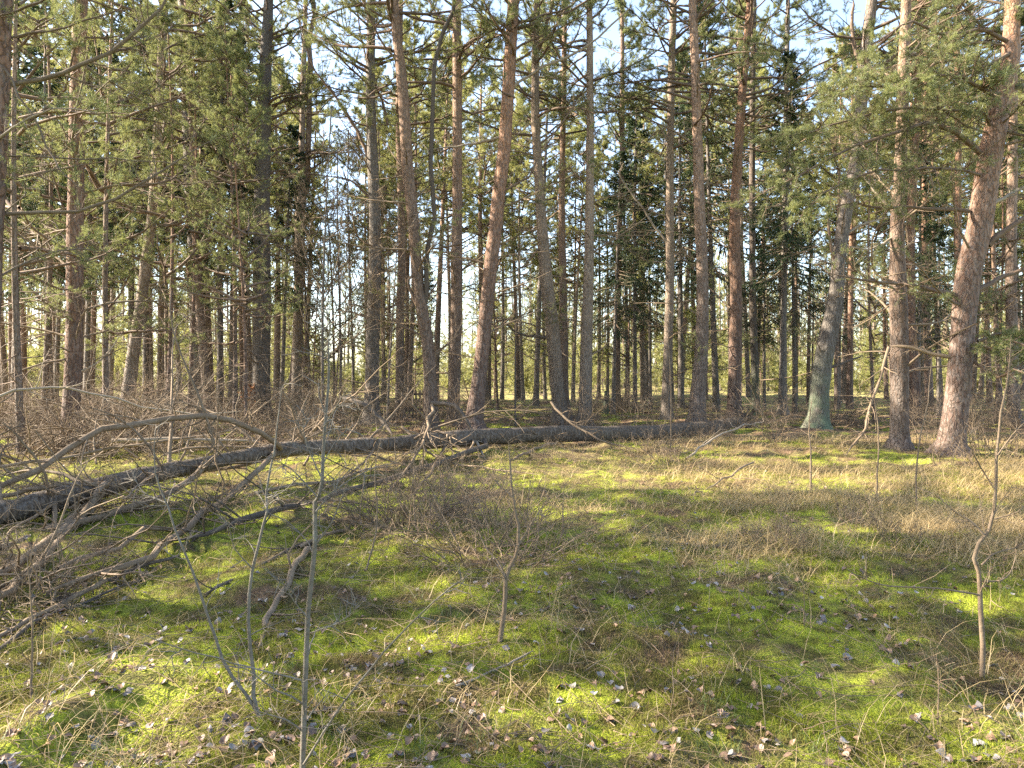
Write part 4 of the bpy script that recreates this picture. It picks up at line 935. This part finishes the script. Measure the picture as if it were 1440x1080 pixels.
def blades(x, y, L, wd, flat, K=5, az=None):
    n = len(x)
    p = np.stack([x, y, hgt(x, y) - 0.005], 1)
    az = rng.uniform(0, 6.28, n) if az is None else az
    hd = np.stack([np.cos(az), np.sin(az), 0 * az], 1)
    el = rng.uniform(0.35, 1.4, n) * (1 - flat * 0.5)
    P = np.zeros((n, K, 3)); P[:, 0] = p
    bend = rng.uniform(0.15, 0.75, n)
    for k in range(1, K):
        P[:, k] = P[:, k - 1] + (hd * np.cos(el)[:, None] + np.array([0, 0, 1.0]) * np.sin(el)[:, None]) * (L / (K - 1))[:, None]
        el = el - bend
        low = hgt(P[:, k, 0], P[:, k, 1]) + 0.012
        P[:, k, 2] = np.maximum(P[:, k, 2], low)
        az = az + rng.normal(0, 0.2, n); hd = np.stack([np.cos(az), np.sin(az), 0 * az], 1)
    sd_ = np.stack([-np.sin(az), np.cos(az), 0 * az], 1)
    wk = (np.linspace(1, 0.15, K)[None] * np.asarray(wd)[:, None] / 2)[..., None]
    v = np.stack([P - sd_[:, None] * wk, P + sd_[:, None] * wk], 2).reshape(-1, 3)
    ix = np.arange(n * K * 2).reshape(n, K, 2)
    f = np.stack([ix[:, :-1, 0], ix[:, :-1, 1], ix[:, 1:, 1], ix[:, 1:, 0]], -1).reshape(-1, 4)
    return v, f

def grasses():
    mb = MB()
    # straw coloured meadow grass: thick on the right, thin elsewhere
    n = 260000
    x, y = wedge(n, 2.4, 19, 1.2)
    px = 720 + FPX * x / y
    dens = 0.018 + 1.2 * np.clip((px - 900) / 250, 0, 1) * np.clip((y - 5.2) / 2.5, 0, 1) + 0.22 * np.clip((y - 6) / 3, 0, 1) * np.clip((px - 500) / 300, 0, 1)
    dens = dens * np.clip(vnoise(x / 1.1, y / 1.1, 31) * 2.6 - 0.7, 0.03, 1.4)
    k = rng.random(n) < dens
    x, y = x[k], y[k]; n = len(x)
    mb.add(*blades(x, y, rng.uniform(0.14, 0.5, n), 0.003 + 0.00035 * y, 0.4), 0, True)
    # single bent tufts over the moss
    T = 120
    tx, ty = wedge(T, 2.7, 8.5, 1.2)
    c = rng.integers(5, 22, T); ti = np.repeat(np.arange(T), c); n = len(ti)
    mb.add(*blades(tx[ti] + rng.normal(0, 0.035, n), ty[ti] + rng.normal(0, 0.035, n), rng.uniform(0.15, 0.5, n), np.full(n, 0.0032), 0.5, 7), 0, True)
    tag(link("dry_grass", mb.mesh("dry_grass", [M['straw']])), "straw coloured dry grass, thickest on the right of the clearing", "grass", kind='stuff')
    mb = MB()
    T = 190
    tx, ty = wedge(T, 2.4, 10, 1.3)
    tx[:6] = -1.65 + rng.normal(0, 0.08, 6); ty[:6] = 3.0 + rng.normal(0, 0.08, 6)
    c = rng.integers(8, 40, T); ti = np.repeat(np.arange(T), c); n = len(ti)
    mb.add(*blades(tx[ti] + rng.normal(0, 0.05, n), ty[ti] + rng.normal(0, 0.05, n), rng.uniform(0.06, 0.2, n), np.full(n, 0.003), 0.1), 0, True)
    tag(link("green_grass", mb.mesh("green_grass", [M['green']])), "thin green grass tufts growing through the moss", "grass", kind='stuff')
grasses()

def leaf_mesh(seed, L, W, curl, mat, fold):
    nl, nw = 11, 7
    t = np.linspace(0, 1, nl); wprof = W * np.sin(np.clip(t * 0.96 + 0.04, 0, 1) ** 0.75 * math.pi) * 0.5 + 0.0006
    u = np.linspace(-1, 1, nw)
    X = np.repeat((t - 0.5)[:, None] * L, nw, 1); Y = wprof[:, None] * u[None]
    a = rng.uniform(0, 6.28)
    Z = curl * ((X / L * 2) ** 2) * L * 0.25 + fold * np.abs(Y) + 0.10 * L * np.sin(X / L * 5 + a) * u[None]
    v = np.stack([X, Y, Z], -1).reshape(-1, 3); ix = np.arange(nl * nw).reshape(nl, nw)
    f = np.stack([ix[:-1, :-1], ix[:-1, 1:], ix[1:, 1:], ix[1:, :-1]], -1).reshape(-1, 4)
    mb = MB(); mb.add(v, f)
    mb.add(*tubes(np.array([[-L / 2, 0, curl * L * 0.25], [-L * 0.75, 0.003, curl * L * 0.25 + 0.004], [-L * 0.95, 0.006, curl * L * 0.25]]), np.array([0.0008, 0.0007, 0.0006]), 3))
    return mb, mat
LEAF_G = [leaf_mesh(i, random.uniform(0.036, 0.052), random.uniform(0.032, 0.046), random.uniform(-0.7, 0.9), 'leafgrey', random.uniform(-0.3, 0.5)) for i in range(6)]
LEAF_B = [leaf_mesh(i, random.uniform(0.04, 0.06), random.uniform(0.028, 0.042), random.uniform(-1.0, 1.3), 'leafbrown', random.uniform(-0.4, 0.8)) for i in range(5)]
MG = [m_.mesh("fallen_leaf", [M[k]]) for m_, k in LEAF_G]; MBn = [m_.mesh("fallen_leaf", [M[k]]) for m_, k in LEAF_B]
x, y = wedge(300, 2.75, 6.2, 1.8, 0.0, 0.70)
for i in range(300):
    if rng.random() < 0.25 and i > 0:                     # some lie together
        j = int(rng.integers(0, i)); x[i] = x[j] + rng.normal(0, 0.08); y[i] = max(2.7, y[j] + rng.normal(0, 0.08))
    g = i % 5 < 3
    o = link("fallen_leaf", random.choice(MG if g else MBn), None, (x[i], y[i], float(hgt(x[i], y[i])) + 0.012), (random.gauss(0, 0.35), random.gauss(0, 0.35), random.uniform(0, 6.28)), random.uniform(0.55, 1.2))
    tag(o, "small grey round leaf lying on the foreground moss" if g else "brown curled leaf lying on the foreground moss", "leaf", "grey leaves on the moss" if g else "brown leaves on the moss")

def litter():
    mb = MB()
    n = 5200
    x, y = wedge(n, 2.6, 16, 1.3)
    px = vnoise(x / 0.8, y / 0.8, 41); k = rng.random(n) < np.clip(px * 2 - 0.35, 0.1, 1); x, y = x[k], y[k]; n = len(x)
    for kind, lib in ((0, LEAF_G), (1, LEAF_B)):
        sel = np.where(rng.random(n) < (0.35 if kind == 0 else 0.65))[0]
        for li, (m_, _) in enumerate(lib):
            ids = sel[li::len(lib)]
            lv = np.concatenate(m_.v[:1]); lf = m_.f[0][0]
            a = rng.uniform(0, 6.28, len(ids)); t1 = rng.normal(0, 0.4, len(ids)); s = rng.uniform(0.6, 1.1, len(ids))
            ca, sa = np.cos(a)[:, None], np.sin(a)[:, None]
            X = lv[None, :, 0] * s[:, None]; Y = lv[None, :, 1] * s[:, None]; Z = lv[None, :, 2] * s[:, None] + X * t1[:, None]
            v = np.stack([X * ca - Y * sa + x[ids][:, None], X * sa + Y * ca + y[ids][:, None], Z + hgt(x[ids], y[ids])[:, None] + 0.014], -1).reshape(-1, 3)
            f = (lf[None] + (np.arange(len(ids)) * len(lv))[:, None, None]).reshape(-1, 4)
            mb.add(v, f, kind)
    tag(link("leaf_litter", mb.mesh("leaf_litter", [M['leafgrey'], M['leafbrown']])), "scattered small dead leaves and scraps over the whole clearing", "leaf litter", kind='stuff')
    mb = MB()
    n = 5000
    x, y = wedge(n, 2.5, 24, 1.15)
    px = 720 + FPX * x / y
    k = rng.random(n) < np.where(px < 900, 0.9, 0.45); x, y = x[k], y[k]; n = len(x)
    a = rng.uniform(0, 6.28, n)
    P, R = grow(np.stack([x, y, hgt(x, y) + 0.02], 1), np.stack([np.cos(a), np.sin(a), rng.normal(0.05, 0.15, n)], 1), rng.uniform(0.08, 0.6, n) * (0.6 + y * 0.06), 5, 0.16, -0.02, rng.uniform(0.0012, 0.0035, n) * (0.7 + y * 0.05), 0.4)
    P[..., 2] = np.maximum(P[..., 2], hgt(P[..., 0], P[..., 1]) + 0.006)
    mb.add(*tubes(P, R, 3))
    tag(link("twig_litter", mb.mesh("twig_litter", [M['dead']])), "thin fallen twigs strewn over the forest floor", "twigs", kind='stuff')
litter()
